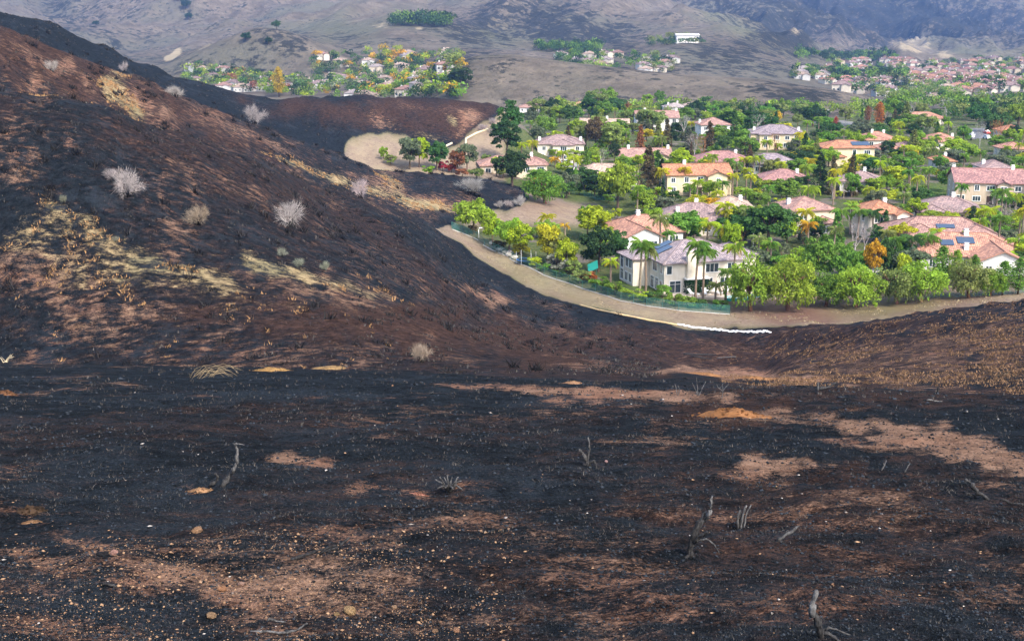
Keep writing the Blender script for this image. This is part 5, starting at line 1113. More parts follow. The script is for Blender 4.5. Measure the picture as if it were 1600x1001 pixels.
def lamp(label, px, py, hpx, arm=1.6, name='street_lamp'):
    p = hit(px, py, 226); h = hpx / FPX * p.y * 1.03; r0 = thing(name, label, 'street lamp', p)
    mb = MB(); mb.tube([(0, 0, -.3), (0, 0, h * .5), (0, 0, h)], [.11, .09, .07], 8); link('pole', mb.mesh('pole', WPOLE, True), r0)
    mb = MB(); mb.tube([(0, 0, h), (.4, 0, h + .28), (arm, 0, h + .32)], [.05, .05, .04], 6); link('arm', mb.mesh('arm', WPOLE), r0)
    mb = MB(); mb.box(arm - .1, arm + .7, -.16, .16, h + .22, h + .38, None, .8); link('lamp_head', mb.mesh('lamp_head', WPOLE), r0)
lamp('white street lamp with arm to the right behind the cream house', 1176, 392, 40); lamp('white street lamp above the tan rose-roofed house', 1531, 275, 18); lamp('thin pale lamp post beside the bridge', 1290, 196, 22, .8)
lamp('short white garden post at the upper end of the fence', 748, 372, 14, .15)
# bridge behind the last row
a, b_ = hit(1276, 196, 500), hit(1372, 192, 500); d_ = (b_ - a); yaw_ = math.atan2(d_.y, d_.x); Lb = Vector((d_.x, d_.y)).length
r0 = thing('bridge', 'pale concrete road bridge with solid parapet behind the last houses', 'bridge', a, yaw_)
mb = MB(); mb.box(0, Lb, -4, 4, 1.6, 2.4); link('deck', mb.mesh('deck', CONC), r0, (0, 0, 0))
for y in (-4.2, 4.0):
    mb = MB(); mb.box(0, Lb, y, y + .2, 2.4, 3.4); link('parapet', mb.mesh('parapet', CONC), r0)
for k in range(4):
    mb = MB(); x = Lb * (k + .5) / 4; mb.box(x - .5, x + .5, -3, 3, -3, 1.6); link('pier', mb.mesh('pier', CONC), r0)
# trampoline, teal awning, bins, pale boulders, pergola post
p = hit(822, 412, 230); r0 = thing('trampoline', 'round trampoline with blue pad in the garden behind the fence', 'trampoline', p); BLUE = plain('blue_vinyl', (.02, .10, .28), .4); DARKM = plain('black_mesh', (.02, .02, .025), .7)
mb = MB(); n = 24
for k in range(n):
    a0, a1 = 2 * math.pi * k / n, 2 * math.pi * (k + 1) / n; mb.face([(math.cos(a0) * 1.6, math.sin(a0) * 1.6, .92), (math.cos(a0) * 2.1, math.sin(a0) * 2.1, .9), (math.cos(a1) * 2.1, math.sin(a1) * 2.1, .9), (math.cos(a1) * 1.6, math.sin(a1) * 1.6, .92)])
link('pad', mb.mesh('pad', BLUE), r0); mb = MB(); mb.tube([(0, 0, .84), (0, 0, .88)], 1.6, 24); link('jumping_mat', mb.mesh('jumping_mat', DARKM), r0)
for k in range(6):
    a0 = k * math.pi / 3; mb = MB(); mb.tube([(math.cos(a0) * 2.05, math.sin(a0) * 2.05, 0), (math.cos(a0) * 2.05, math.sin(a0) * 2.05, 2.6)], .035, 6); link('pole', mb.mesh('pole', WPOLE), r0)
p = hit(926, 432, 230); r0 = thing('shade_canopy', 'tilted teal shade panel on posts in the garden left of cream house', 'canopy', p); TEAL = plain('teal_fabric', (.02, .26, .20), .6)
mb = MB(); M = Matrix.Translation((0, 0, 2.1)) @ Matrix.Rotation(R(18), 4, 'X') @ Matrix.Rotation(R(-28), 4, 'Y'); mb.box(-1.1, 1.1, -1.6, 1.6, -.03, .03, M); link('panel', mb.mesh('panel', TEAL), r0)
for x in (-.8, .8):
    mb = MB(); mb.tube([(x, .3, 0), (x, .3, 2.2 + x * .2)], .05, 6); link('post', mb.mesh('post', POSTM), r0)
for i, x in enumerate((882, 887)):
    p = hit(x, 294, 260); r0 = thing('wheelie_bin', 'blue bin against brown wall by the lawn, %s of two' % ('left', 'right')[i], 'bin', p); mb = MB(); mb.box(-.4, .4, -.4, .4, .1, 1.1, None, 1.12); link('bin_body', mb.mesh('bin_body', BLUE), r0)
    mb = MB(); mb.box(-.5, .5, -.5, .5, 1.1, 1.18); link('lid', mb.mesh('lid', BLUE), r0)
def rock_mesh(seed, sub=2, rough=.35):
    bm = bmesh.new(); bmesh.ops.create_icosphere(bm, subdivisions=sub, radius=1.0); r = random.Random(seed); o = [r.uniform(0, 50) for _ in range(3)]
    from mathutils import noise as mn
    for v in bm.verts: v.co *= 1 + rough * mn.noise(v.co * 1.3 + Vector(o)) + rough * .5 * mn.noise(v.co * 3 + Vector(o)); v.co.z *= .72
    me = bpy.data.meshes.new('rock'); bm.to_mesh(me); bm.free(); return me
def rock_material():
    m, nt, b = new_mat('stone'); q = NB(nt); oi = q.n('ShaderNodeObjectInfo'); tc = q.n('ShaderNodeTexCoord').outputs['Object']; n = q.noise(tc, 1.6, 5, .7)
    q.put(b.inputs['Base Color'], q.mul(oi.outputs['Color'], q.mix(q.step(n, .3, .7), (.55, .52, .5), (1.2, 1.15, 1.1)))); b.inputs['Roughness'].default_value = .95; b.inputs['Specular IOR Level'].default_value = .1
    q.put(b.inputs['Normal'], q.bump(n, .8, .2)); return m
ROCKM = rock_material(); RK = [rock_mesh(k) for k in range(5)]
for m_ in RK: m_.materials.append(ROCKM)
def rock(label, px, py, sizepx, col, ymin=3.0, asp=1.0, group=None, sink=.25):
    p = hit(px, py, ymin); s = sizepx / FPX * p.y * 1.05 / 2; o = link('rock', RK[rnd.randrange(5)], None, p + Vector((0, 0, s * (.7 - sink))), rnd.uniform(0, 6), jit(col), (s * asp, s, s)); return tag(o, label, 'rock', group)
for x, y in ((772, 388), (780, 392), (788, 396), (795, 400), (803, 404), (770, 382), (783, 390), (797, 396)): rock('pale boulder stepping down the slope behind the fence', x, y, 9, (.62, .60, .56), 230, 1.4, 'pale boulders behind the fence')
# white sandbags and straw wattles at the edge of the burn
BAGM = plain('white_sandbag_cloth', (.80, .79, .77), .85, noise=(4, .08)); bagm = rock_mesh(77, 1, .12); bagm.materials.append(BAGM)
line = [(1060, 509), (1085, 512.5), (1110, 515.5), (1140, 518.5), (1170, 520), (1202, 519.5)]; nb = 48
for k in range(nb):
    t = k / (nb - 1) * (len(line) - 1); i = min(len(line) - 2, int(t)); f_ = t - i; x = line[i][0] * (1 - f_) + line[i + 1][0] * f_; y = line[i][1] * (1 - f_) + line[i + 1][1] * f_
    p = hit(x, y - 1.0, 150); o = link('sandbag', bagm, None, p + Vector((0, rnd.uniform(-.45, .45), .07)), rnd.uniform(-.3, .3), scale=(.36 * rnd.uniform(.8, 1.25), .3, .22 * rnd.uniform(.7, 1.4))); tag(o, 'white sandbag in the long row at the edge of the burn', 'sandbag', 'white sandbags along the burn edge')
STRAWM = plain('straw_netting', (.52, .38, .20), .95, noise=(6, .25)); PALEST = plain('bleached_straw_netting', (.66, .55, .36), .95, noise=(6, .2))
def wattle(label, pts, ymin, r, mat):
    P = []
    for a, b_ in zip(pts, pts[1:]):
        for k in range(6): t = k / 6; P.append(hit(a[0] * (1 - t) + b_[0] * t, a[1] * (1 - t) + b_[1] * t, ymin) + Vector((0, 0, r * .7)))
    P.append(hit(*pts[-1], ymin) + Vector((0, 0, r * .7))); mb = MB(); mb.tube([p - P[0] for p in P], r, 7); tag(link('straw_wattle', mb.mesh('straw_wattle', mat, True), None, P[0]), label, 'straw roll')
wattle('thin orange straw roll along the burn edge left of the white sandbags', [(905, 477), (935, 485), (970, 492), (1010, 500), (1058, 508)], 150, .16, STRAWM)
wattle('pale straw roll bent round the tan bank below dark trees', [(727, 232), (728, 218), (745, 209), (762, 203)], 340, .35, PALEST)
wattle('short pale straw roll below the burnt ridge', [(690, 233), (698, 229), (706, 225)], 340, .35, PALEST)

# ---------------------------------------------------------------- burnt shrubs on the black hill
def dead(label, x, ytop, ybase, w, col='white', ymin=100, kind='dead'):
    return plant(kind, x, ytop - (ybase - ytop) * .12, ybase, w * 1.25, col, label, ymin)
dead('largest bleached fan shaped burnt shrub with black base on the near hill', 457, 300, 355, 62); dead('bleached burnt shrub upper left, wide and grey', 198, 258, 306, 48, 'grey'); dead('pale twiggy burnt shrub leaning left above the wide grey one', 172, 256, 282, 30, 'grey')
dead('thin dark burnt shrub left of the largest fan shaped one', 312, 315, 352, 40, 'tan'); dead('bleached shrub on twin black stems in the straw gully', 565, 268, 310, 32, 'white', 200); dead('broad grey burnt shrub on the middle spur near the houses', 736, 272, 303, 46, 'grey', 285)
dead('grey bleached shrub high on the back ridge', 274, 132, 152, 34, 'grey', 240); dead('bleached shrub on the dark ridge flank below far houses', 397, 163, 197, 34, 'grey', 310); dead('small faint burnt shrub on the upper left ridge', 195, 94, 112, 14, 'grey', 300); dead('grey burnt shrub at the upper left edge of the hill', 82, 88, 112, 28, 'grey', 200)
for i, (x, yt, yb, w) in enumerate(((100, 302, 318, 14), (440, 385, 400, 18), (466, 398, 418, 28), (508, 405, 422, 16), (180, 365, 378, 14), (780, 312, 324, 16), (795, 308, 324, 20), (812, 302, 322, 20), (770, 182, 196, 14), (755, 192, 204, 18))):
    dead('', x, yt, yb, w, 'sage' if x < 700 else 'grey', 100 if x < 600 else 285 if yt > 250 else 400)
    PLANTS[-1][0]['label'] = ('low scorched bush at the far left of the near hill', 'low scorched bush below the fan shaped shrub, upper left one', 'low scorched bush above the straw streak, larger middle one', 'low scorched bush right of the straw streak', 'low scorched bush low on the left of the near hill', 'low grey bush at the tip of the middle spur, left one', 'low grey bush at the tip of the middle spur, middle one', 'low grey bush at the tip of the middle spur, right one', 'low grey bush on the burnt ridge end, right one', 'low grey bush on the burnt ridge end, left one')[i]
# ---------------------------------------------------------------- foreground: burnt stumps, sticks, rocks, mounds
CHARW, cnt, cb = new_mat('charred_wood'); qc = NB(cnt); tcc = qc.n('ShaderNodeTexCoord').outputs['Object']; att = qc.attr('leaf')
nn = qc.noise(qc.scalevec(tcc, (14, 14, 3)), 2.0, 5, .7); cc_ = qc.mix(qc.step(nn, .35, .65), (.005, .005, .006), (.030, .028, .027)); pc_ = qc.mix(qc.step(nn, .35, .65), (.045, .042, .040), (.17, .165, .16))
qc.put(cb.inputs['Base Color'], qc.mix(att[0], cc_, pc_)); cb.inputs['Roughness'].default_value = .85; cb.inputs['Specular IOR Level'].default_value = .2; qc.put(cb.inputs['Normal'], qc.bump(nn, .8, .03))
def wood(label, strokes, base, name='burnt_stump', cat='stump', part='limb', ymin=3.0):
    """strokes: list of (pixel polyline, start radius px, end radius px, start paleness, end paleness, depth lean)"""
    b0 = hit(*base, ymin); dist = b0.y * math.cos(PITCH) - (b0.z - CAMZ) * math.sin(PITCH); m = dist / FPX
    root = thing(name, label, cat, b0)
    for (pl, r0, r1, w0, w1, lean) in strokes:
        n = 4 * (len(pl) - 1) + 1; P = []; rads = []; jitr = random.Random(int(pl[0][0] * 13 + pl[-1][1]))
        for k in range(n):
            t = k / (n - 1); s = t * (len(pl) - 1); i = min(len(pl) - 2, int(s)); f_ = s - i; f2 = f_ * f_ * (3 - 2 * f_) * .4 + f_ * .6
            x = pl[i][0] * (1 - f2) + pl[i + 1][0] * f2; y = pl[i][1] * (1 - f2) + pl[i + 1][1] * f2
            j = .25 * r0 * m; P.append(Vector(((x - base[0]) * m + jitr.uniform(-j, j), lean * t * 40 * m, (base[1] - y) * m * 1.06 + jitr.uniform(-j, j) - (.03 if k == 0 else 0))))
            rads.append((r0 * (1 - t) + r1 * t) * m * .78 * jitr.uniform(.7, 1.25))
        mb = MB(); mb.tube(P, rads, 8); nf = len(mb.f); seg = 8
        for q_ in range(nf): t = min(1, (q_ // seg) / max(1, n - 1)); mb.c[q_] = min(1, max(0, w0 * (1 - t) + w1 * t + jitr.uniform(-.12, .12)))
        link(part, mb.mesh(part, CHARW, True, col=True), root)
    return root
wood('twisted burnt stump with tall pale forked tip in the right foreground', [([(1078, 868), (1082, 840), (1096, 815), (1104, 805)], 9, 5, .05, .25, .3), ([(1103, 807), (1108, 795), (1110, 777)], 5, 2.2, .8, 1, .2), ([(1084, 842), (1094, 832), (1104, 826)], 5, 2, .1, .1, -.3), ([(1086, 844), (1102, 839), (1114, 846), (1121, 857)], 2.2, 1.5, .9, .15, -.4), ([(1080, 862), (1072, 868), (1068, 872)], 5, 2, .1, .1, -.3), ([(1082, 866), (1086, 872), (1087, 880)], 1.6, 1.2, 1, .9, -.5)], (1080, 868))
wood('pale split stump with upright splinters right of the twisted stump', [([(1153, 824), (1152, 806), (1156, 798)], 3, 1.6, .8, .7, .1), ([(1158, 825), (1160, 804), (1165, 790)], 3.4, 2, .7, .9, .1), ([(1162, 825), (1165, 805), (1172, 790)], 2.4, 1.2, .8, 1, .1), ([(1156, 824), (1157, 808), (1158, 800)], 3, 1.5, .1, .2, .2)], (1158, 825))
wood('short pale stick lying right of the split stump', [([(1216, 844), (1228, 836), (1240, 831), (1250, 822)], 4.2, 1.8, .35, .8, .2), ([(1222, 842), (1216, 850)], 3, 1.4, .05, .05, -.2)], (1218, 846), 'dead_branch', 'branch', 'stick')
wood('thick burnt stump with pale broken top at the bottom edge', [([(1284, 996), (1279, 975), (1268, 956)], 9, 6.5, .05, .15, .1), ([(1268, 957), (1266, 940), (1272, 921)], 6.5, 5, .85, 1, .1), ([(1286, 985), (1300, 990), (1312, 1000)], 5, 2.5, .15, .2, -.3), ([(1290, 978), (1306, 984), (1330, 995)], 3, 1.2, .3, .5, .2)], (1284, 996))
wood('bent pale branch rising from the ash beside an orange patch, left foreground', [([(346, 760), (356, 748), (366, 735)], 6, 4, .15, .2, .2), ([(365, 736), (372, 722), (373, 706), (371, 692)], 4.2, 2.2, .8, 1, .1), ([(327, 757), (338, 752), (342, 743), (339, 738)], 4, 2.2, .15, .3, -.1), ([(371, 694), (376, 694), (384, 696)], 1.6, .8, .9, .9, .1), ([(371, 694), (367, 694)], 1.6, .8, .9, .9, .1)], (348, 760))
wood('spiky cluster of burnt shrub stubs in the middle foreground', [([(702, 768), (702 + dx * .5, 756), (702 + dx, 768 - h)], 3, 1.3, .05, .75, ln) for dx, h, ln in ((-22, 16, .2), (-14, 24, -.1), (-8, 19, .3), (-3, 26, 0), (4, 20, .2), (10, 18, -.2), (15, 23, .1), (19, 15, .2), (-18, 10, -.3), (22, 6, -.2), (-6, 12, -.4), (7, 10, -.4))], (702, 768))
wood('small forked burnt stump standing in the middle foreground', [([(918, 727), (916, 718), (910, 708), (904, 703)], 5, 2.2, .05, .7, .1), ([(918, 726), (919, 712), (921, 700), (919, 684)], 4, 1.2, .1, .8, .1), ([(920, 724), (928, 718), (932, 728)], 3, 1.6, .1, .4, -.2), ([(912, 726), (924, 726)], 6, 5, .02, .02, 0)], (918, 727))
wood('small pale stick poking up near the tan streak', [([(1377, 734), (1382, 727), (1385, 720)], 1.8, 1.2, .5, 1, .1)], (1377, 735), 'dead_branch', 'branch', 'stick'); wood('small stick right of the pale stick near the tan streak', [([(1413, 737), (1418, 730), (1422, 724)], 1.8, 1.0, .3, .7, .1)], (1413, 738), 'dead_branch', 'branch', 'stick')
wood('charred log slanting down with pale edge at right foreground', [([(1513, 754), (1526, 768), (1548, 782)], 6, 3.5, .25, .05, -.2), ([(1508, 770), (1518, 774), (1526, 776)], 3, 2, .05, .05, .1), ([(1506, 748), (1514, 754)], 3, 2, .4, .4, 0)], (1528, 778), 'charred_log', 'log', 'log'); wood('thin charred branch right of the slanting log', [([(1562, 778), (1580, 786), (1604, 790)], 3, 1.6, .05, .1, .1)], (1580, 790), 'dead_branch', 'branch', 'stick')
wood('long reddish pale stick curving along the bottom edge', [([(378, 989), (410, 985), (445, 987), (466, 982), (481, 971)], 3.6, 1.8, .75, .8, -.1), ([(398, 987), (410, 983)], 1.8, 1, .8, .8, .2)], (420, 990), 'dead_branch', 'branch', 'stick'); wood('short pale stick just above the long curving one', [([(418, 965), (432, 969), (447, 972)], 2.4, 1.8, .7, .7, 0)], (432, 973), 'dead_branch', 'branch', 'stick')
wood('pair of charred sticks in the left foreground gravel', [([(445, 877), (490, 866), (525, 856)], 4, 2, .04, .04, .4), ([(500, 862), (528, 858), (545, 845)], 3, 2, .03, .03, .4)], (480, 876), 'dead_branch', 'branch', 'stick'); wood('short charred stick on the gravel at bottom left', [([(160, 910), (172, 913), (183, 916)], 3.2, 2.4, .1, .1, 0)], (172, 918), 'dead_branch', 'branch', 'stick'); wood('dark broken stick at the bottom left edge', [([(192, 975), (204, 985), (214, 995)], 3.6, 2.2, .05, .1, 0)], (204, 992), 'dead_branch', 'branch', 'stick')
wood('long burnt pole with pale broken end lying in the gully', [([(1068, 553), (1092, 556), (1121, 558)], 1.8, 1.5, .03, .1, .4), ([(1120, 559), (1134, 557), (1149, 555)], 1.2, .9, .8, 1, -.2), ([(1080, 556), (1110, 558)], 1.4, 1.0, .1, .05, -.3)], (1110, 560), 'charred_log', 'log', 'log', 60)
wood('grey charred log with upright stub where the right slope begins', [([(1278, 610), (1278, 600), (1277, 597)], 2.5, 1.6, .5, .6, 0), ([(1280, 606), (1296, 607), (1309, 601)], 3, 1.8, .3, .05, .3)], (1290, 610), 'charred_log', 'log', 'log', 20); wood('thin dark stub at the foot of the straw slope', [([(1464, 614), (1465, 604)], 2.4, 1.6, .05, .1, 0)], (1464, 615), ymin=20); wood('pale stick lying on the ash right of centre', [([(1448, 624), (1460, 626), (1472, 627)], 1.8, 1.2, .8, .7, 0)], (1460, 628), 'dead_branch', 'branch', 'stick', 20)
for i, (b0, L) in enumerate((((1060, 618), [([(1058, 618), (1056, 606), (1054, 600)], .9, .5, .9, 1, 0), ([(1060, 618), (1061, 608), (1059, 602)], .8, .5, .9, 1, 0)]), ((1092, 618), [([(1091, 618), (1089, 604), (1087, 590)], 1, .5, .9, 1, 0), ([(1092, 618), (1097, 606), (1102, 596)], .9, .5, .9, 1, 0), ([(1091, 618), (1085, 606), (1081, 598)], .8, .4, .9, 1, 0)]), ((1128, 622), [([(1128, 622), (1129, 610), (1128, 600)], 1, .6, .9, 1, 0), ([(1128, 612), (1134, 604), (1138, 600)], .8, .5, .9, 1, 0), ([(1128, 610), (1121, 605), (1119, 600)], .8, .5, .9, 1, 0)]))):
    wood('bleached bare stems rising behind the orange dirt mound, %s clump' % ('left', 'middle', 'right')[i], L, b0, 'bare_shrub', 'shrub', 'stem', 20)
# pale arching dry grass
g0 = hit(330, 588, 20); rs = random.Random(4); root = thing('dry_grass_clump', 'pale arching dry grass lying on the crest of the ash slope', 'grass', g0); mpx = g0.y * 1.04 / FPX
for k in range(22):
    x0 = rs.uniform(-38, 5) * mpx; L = rs.uniform(25, 52) * mpx; hh = rs.uniform(8, 20) * mpx; yy = rs.uniform(-.4, .4); mb = MB(); mb.tube([(x0, yy, -.02), (x0 + L * .3, yy + rs.uniform(-.2, .2), hh * .8), (x0 + L * .65, yy, hh), (x0 + L, yy + rs.uniform(-.3, .3), hh * rs.uniform(.2, .7))], [.006, .006, .005, .003], 3)
    link('grass_stem', mb.mesh('grass_stem', STRAWM), root)
g0 = hit(8, 566, 20); root = thing('dry_grass_clump', 'pale dry twigs at the left edge on the ash crest', 'grass', g0)
for k in range(12):
    mb = MB(); a0 = rs.uniform(-.9, .9); mb.tube([(rs.uniform(-.2, .2), 0, -.02), (a0 * .4, 0, .35), (a0, rs.uniform(-.2, .2), rs.uniform(.5, .9))], [.018, .014, .006], 4); link('twig', mb.mesh('twig', PALEST), root)
dead('dark twiggy burnt shrub at the foot of the near hill', 660, 530, 566, 30, 'tan', 60)
# rocks
for lab, x, y, s, c, a in (('pinkish rock lying in charcoal at lower left', 178, 866, 17, (.52, .30, .24), 1), ('largest tan rock at bottom left below the gravel', 330, 964, 20, (.46, .31, .19), 1), ('cluster of tan stones on the gravel, left one', 348, 922, 17, (.50, .28, .15), 1), ('cluster of tan stones on the gravel, right one', 377, 914, 13, (.55, .35, .26), 1), ('orange tan rock at the bottom, left of centre', 546, 957, 24, (.50, .32, .17), 1.2), ('small tan rock left of the orange tan rock', 526, 961, 12, (.50, .32, .17), 1),
                            ('long tan stone at the top of the gravel patch', 308, 831, 18, (.48, .32, .18), 1.6), ('small pink pebble right of the forked stump', 947, 722, 8, (.60, .40, .36), .8), ('tan stone on the bottom gravel, centre left', 616, 950, 12, (.50, .33, .20), 1), ('dark rock beside the pinkish rock', 160, 868, 16, (.03, .033, .038), 1.5), ('small tan stone at bottom centre', 713, 986, 14, (.48, .30, .18), 1.2), ('tan stone under the long curving stick', 680, 987, 12, (.48, .30, .18), 1)):
    rock(lab, x, y, s * .8, tuple(v * .72 for v in c), 3.0, a)
# mounds of dug dirt
def mound(label, px, py, wpx, hpx, col, ymin=5, seed=0, name='dirt_mound', cat='dirt mound', n=60):
    p = hit(px, py, ymin); m = p.y * 1.04 / FPX; w, h = wpx * m / 2 * 1.15, hpx * m * .55; col = tuple(c * .62 for c in col); r = np.random.default_rng(seed); V, F = [], []; nr, na = 10, 28
    from mathutils import noise as mn
    for i in range(nr + 1):
        for j in range(na):
            rr_ = i / nr; a0 = 2 * math.pi * j / na; x, y = math.cos(a0) * rr_ * w, math.sin(a0) * rr_ * w * .55; z = h * (math.cos(rr_ * math.pi) * .5 + .5) * (1 + .9 * mn.noise(Vector((x * 3 / w + seed, y * 4 / w, 1)))) + .25 * h * mn.noise(Vector((x * 9 / w, y * 9 / w + seed, 3)))
            gz_ = ground_z(p.x + x, p.y + y) - p.z; V.append((x, y, gz_ + (z if rr_ < 1 else -.12 * h - .05)))
    for i in range(nr):
        for j in range(na): a_ = i * na + j; b2 = i * na + (j + 1) % na; F.append((a_, a_ + na, b2 + na, b2))
    root = thing(name, label, cat, p); me = np_mesh('heap', np.array(V, float), np.array(F), ROCKM, smooth=True); link('heap', me, root, color=col)
    for k in range(n // 2):
        a0 = r.uniform(0, 6.28); q_ = r.uniform(.2, 1.05); x, y = math.cos(a0) * q_ * w, math.sin(a0) * q_ * w * .55; s = r.uniform(.05, .16) * h + .015
        z = h * (math.cos(min(1, q_) * math.pi) * .5 + .5) + ground_z(p.x + x, p.y + y) - p.z; link('clod', RK[k % 5], root, (x, y, z), r.uniform(0, 6), jit(col, .3), s)
mound('orange brown dug dirt mound in front of bleached stems, right of centre', 1150, 648, 120, 22, (.36, .17, .07), 20, 1, n=120); mound('line of orange dirt along the foot of the gully', 1105, 586, 80, 8, (.42, .21, .09), 30, 2); mound('low orange dirt heap where the right slope begins', 1180, 592, 70, 9, (.38, .19, .08), 30, 3)
mound('long low straw coloured heap on the ash crest, left of centre', 425, 579, 60, 9, (.45, .27, .10), 30, 4); mound('thin straw coloured heap right of the long low one', 510, 577, 60, 5, (.42, .27, .12), 30, 5); mound('dark gopher mound in the left foreground', 48, 798, 44, 15, (.085, .055, .035), 5, 6); mound('reddish dark dirt heap at the left edge of the crest', 10, 616, 36, 12, (.17, .085, .045), 20, 7); mound('small orange tan heap under the left gopher mound', 50, 816, 34, 6, (.44, .25, .13), 5, 8); mound('orange flat patch of dug earth beside the bent branch', 312, 766, 38, 6, (.50, .29, .15), 5, 9)
mound('small tan dirt heap above the tan streak, centre', 896, 598, 40, 7, (.40, .23, .13), 30, 10); mound('pinkish dirt heap left of the spiky stubs', 655, 772, 28, 5, (.48, .22, .15), 5, 11)

# ---------------------------------------------------------------- scattered clods, gravel, stubble and dry grass (uncountable)
def grid_at(X, Y, A):
    u = X / Y; ci_ = np.clip(np.searchsorted(NU, u) - 1, 0, NC - 2); ri_ = np.clip(np.searchsorted(ROWS, Y) - 1, 0, NR - 2); fu = (u - NU[ci_]) / (NU[ci_ + 1] - NU[ci_]); fr = (Y - ROWS[ri_]) / (ROWS[ri_ + 1] - ROWS[ri_])
    return (A[ri_, ci_] * (1 - fu) + A[ri_, ci_ + 1] * fu) * (1 - fr) + (A[ri_ + 1, ci_] * (1 - fu) + A[ri_ + 1, ci_ + 1] * fu) * fr
TAN = tan.reshape(NR, NC); STRAW = straw.reshape(NR, NC)
def sample_fg(n, y0, y1, r, u=.47):
    k = r.random(n); Y = 1 / (1 / y0 + (1 / y1 - 1 / y0) * k); X = r.uniform(-u, u, n) * Y; return X, Y
OCT = np.array([(1, 0, 0), (-1, 0, 0), (0, 1, 0), (0, -1, 0), (0, 0, 1), (0, 0, -1)], float); OF = np.array([(0, 2, 4), (2, 1, 4), (1, 3, 4), (3, 0, 4), (2, 0, 5), (1, 2, 5), (3, 1, 5), (0, 3, 5)])
def clods(name, X, Y, S, r, tone, mat, label, flat=.65):
    n = len(X); Z = grid_at(X, Y, TZ); th = r.uniform(0, 6.28, n); base = OCT[None] * r.uniform(.6, 1.35, (n, 6, 1)) * np.stack([S * r.uniform(.8, 1.8, n), S, S * flat], 1)[:, None, :]
    c_, s_ = np.cos(th)[:, None], np.sin(th)[:, None]; V = np.stack([base[..., 0] * c_ - base[..., 1] * s_ + X[:, None], base[..., 0] * s_ + base[..., 1] * c_ + Y[:, None], base[..., 2] + (Z + S * .2)[:, None]], -1).reshape(-1, 3)
    F = (OF[None] + (np.arange(n) * 6)[:, None, None]).reshape(-1, 3); o = link(name, np_mesh(name, V, F, mat, np.repeat(tone, 8)), None); o['kind'] = 'stuff'; o['label'] = label; return o
def tone_mat(name, a, b, rough=.9):
    m, nt, bs = new_mat(name); q = NB(nt); t = q.attr('leaf'); q.put(bs.inputs['Base Color'], q.mix(t[0], a, b)); bs.inputs['Roughness'].default_value = rough; bs.inputs['Specular IOR Level'].default_value = .15; return m
CHARM = tone_mat('charcoal_crumbs', (.003, .004, .005), (.034, .042, .052)); TANM = tone_mat('tan_gravel', (.09, .045, .026), (.36, .22, .125)); STUBM = tone_mat('burnt_stubble', (.008, .008, .009), (.13, .115, .10)); DRYM = tone_mat('dry_straw', (.085, .040, .020), (.40, .235, .105)); BITM = tone_mat('pale_wood_bits', (.20, .16, .13), (.50, .45, .40))
r = np.random.default_rng(91)
X, Y = sample_fg(85000, 8.2, 62, r); t_ = grid_at(X, Y, TAN); cl = fbm(X * .5, Y * .5, 3, 77); k = r.random(len(X)) < .35 + 1.1 * np.clip(cl - .35, 0, .5); X, Y = X[k], Y[k]
clods('charcoal_crumbs', X, Y, (.0008 * Y * r.uniform(.35, 1.25, len(X)) * r.choice([.5, .7, 1, 1.7], len(X)) + .003), r, r.random(len(X)) ** 1.8, CHARM, 'black charcoal crumbs and ash clods covering the foreground slope')
X, Y = sample_fg(150000, 8.2, 55, r); t_ = grid_at(X, Y, TAN); k = r.random(len(X)) < np.clip(t_ - .28 + .25 * (fbm(X * 1.1, Y * 1.1, 3, 79) - .5), .006, .8) * np.where((X < 0) & (Y < 17), .75, .05); X, Y = X[k], Y[k]
clods('tan_gravel', X, Y, (.0007 * Y * r.uniform(.35, 1.3, len(X)) * r.choice([.5, .7, 1, 2.0], len(X), p=[.35, .35, .22, .08]) + .002), r, r.random(len(X)) ** .8, TANM, 'tan gravel and crumbled dirt lying on the ash')
def blades(name, X, Y, per, H, Wd, spread, r, mat, label, tonef, lean=.5):
    n = len(X); X, Y = np.repeat(X, per) + r.normal(0, 1, n * per) * spread, np.repeat(Y, per) + r.normal(0, 1, n * per) * spread; H = np.repeat(H, per) * r.uniform(.5, 1.2, n * per); Wd = np.repeat(Wd, per); Z = grid_at(X, Y, TZ) - .02
    a = r.uniform(0, 6.28, n * per); lx, ly = r.normal(0, lean, n * per) * H, r.normal(0, lean, n * per) * H
    V = np.stack([np.stack([X - np.cos(a) * Wd, Y - np.sin(a) * Wd, Z], 1), np.stack([X + np.cos(a) * Wd, Y + np.sin(a) * Wd, Z], 1), np.stack([X + lx, Y + ly, Z + H], 1)], 1).reshape(-1, 3)
    o = link(name, np_mesh(name, V, np.arange(len(V)).reshape(-1, 3), mat, tonef(len(X))), None); o['kind'] = 'stuff'; o['label'] = label
X, Y = sample_fg(16000, 8.5, 75, r); k = fbm(X * .35, Y * .35, 3, 83) > .42; X, Y = X[k], Y[k]
blades('burnt_stubble', X, Y, 4, .0022 * Y + .015, .00035 * Y + .001, .05, r, STUBM, 'short burnt grass stubble standing in the ash', lambda n: r.random(n) ** 1.6)
X, Y = sample_fg(120, 8.5, 60, r); nb_ = len(X); clods('pale_wood_bits', X, Y, .0009 * Y * r.uniform(.5, 1.5, nb_) + .003, r, r.random(nb_), BITM, 'pale splinters and twigs strewn over the ash', .4)
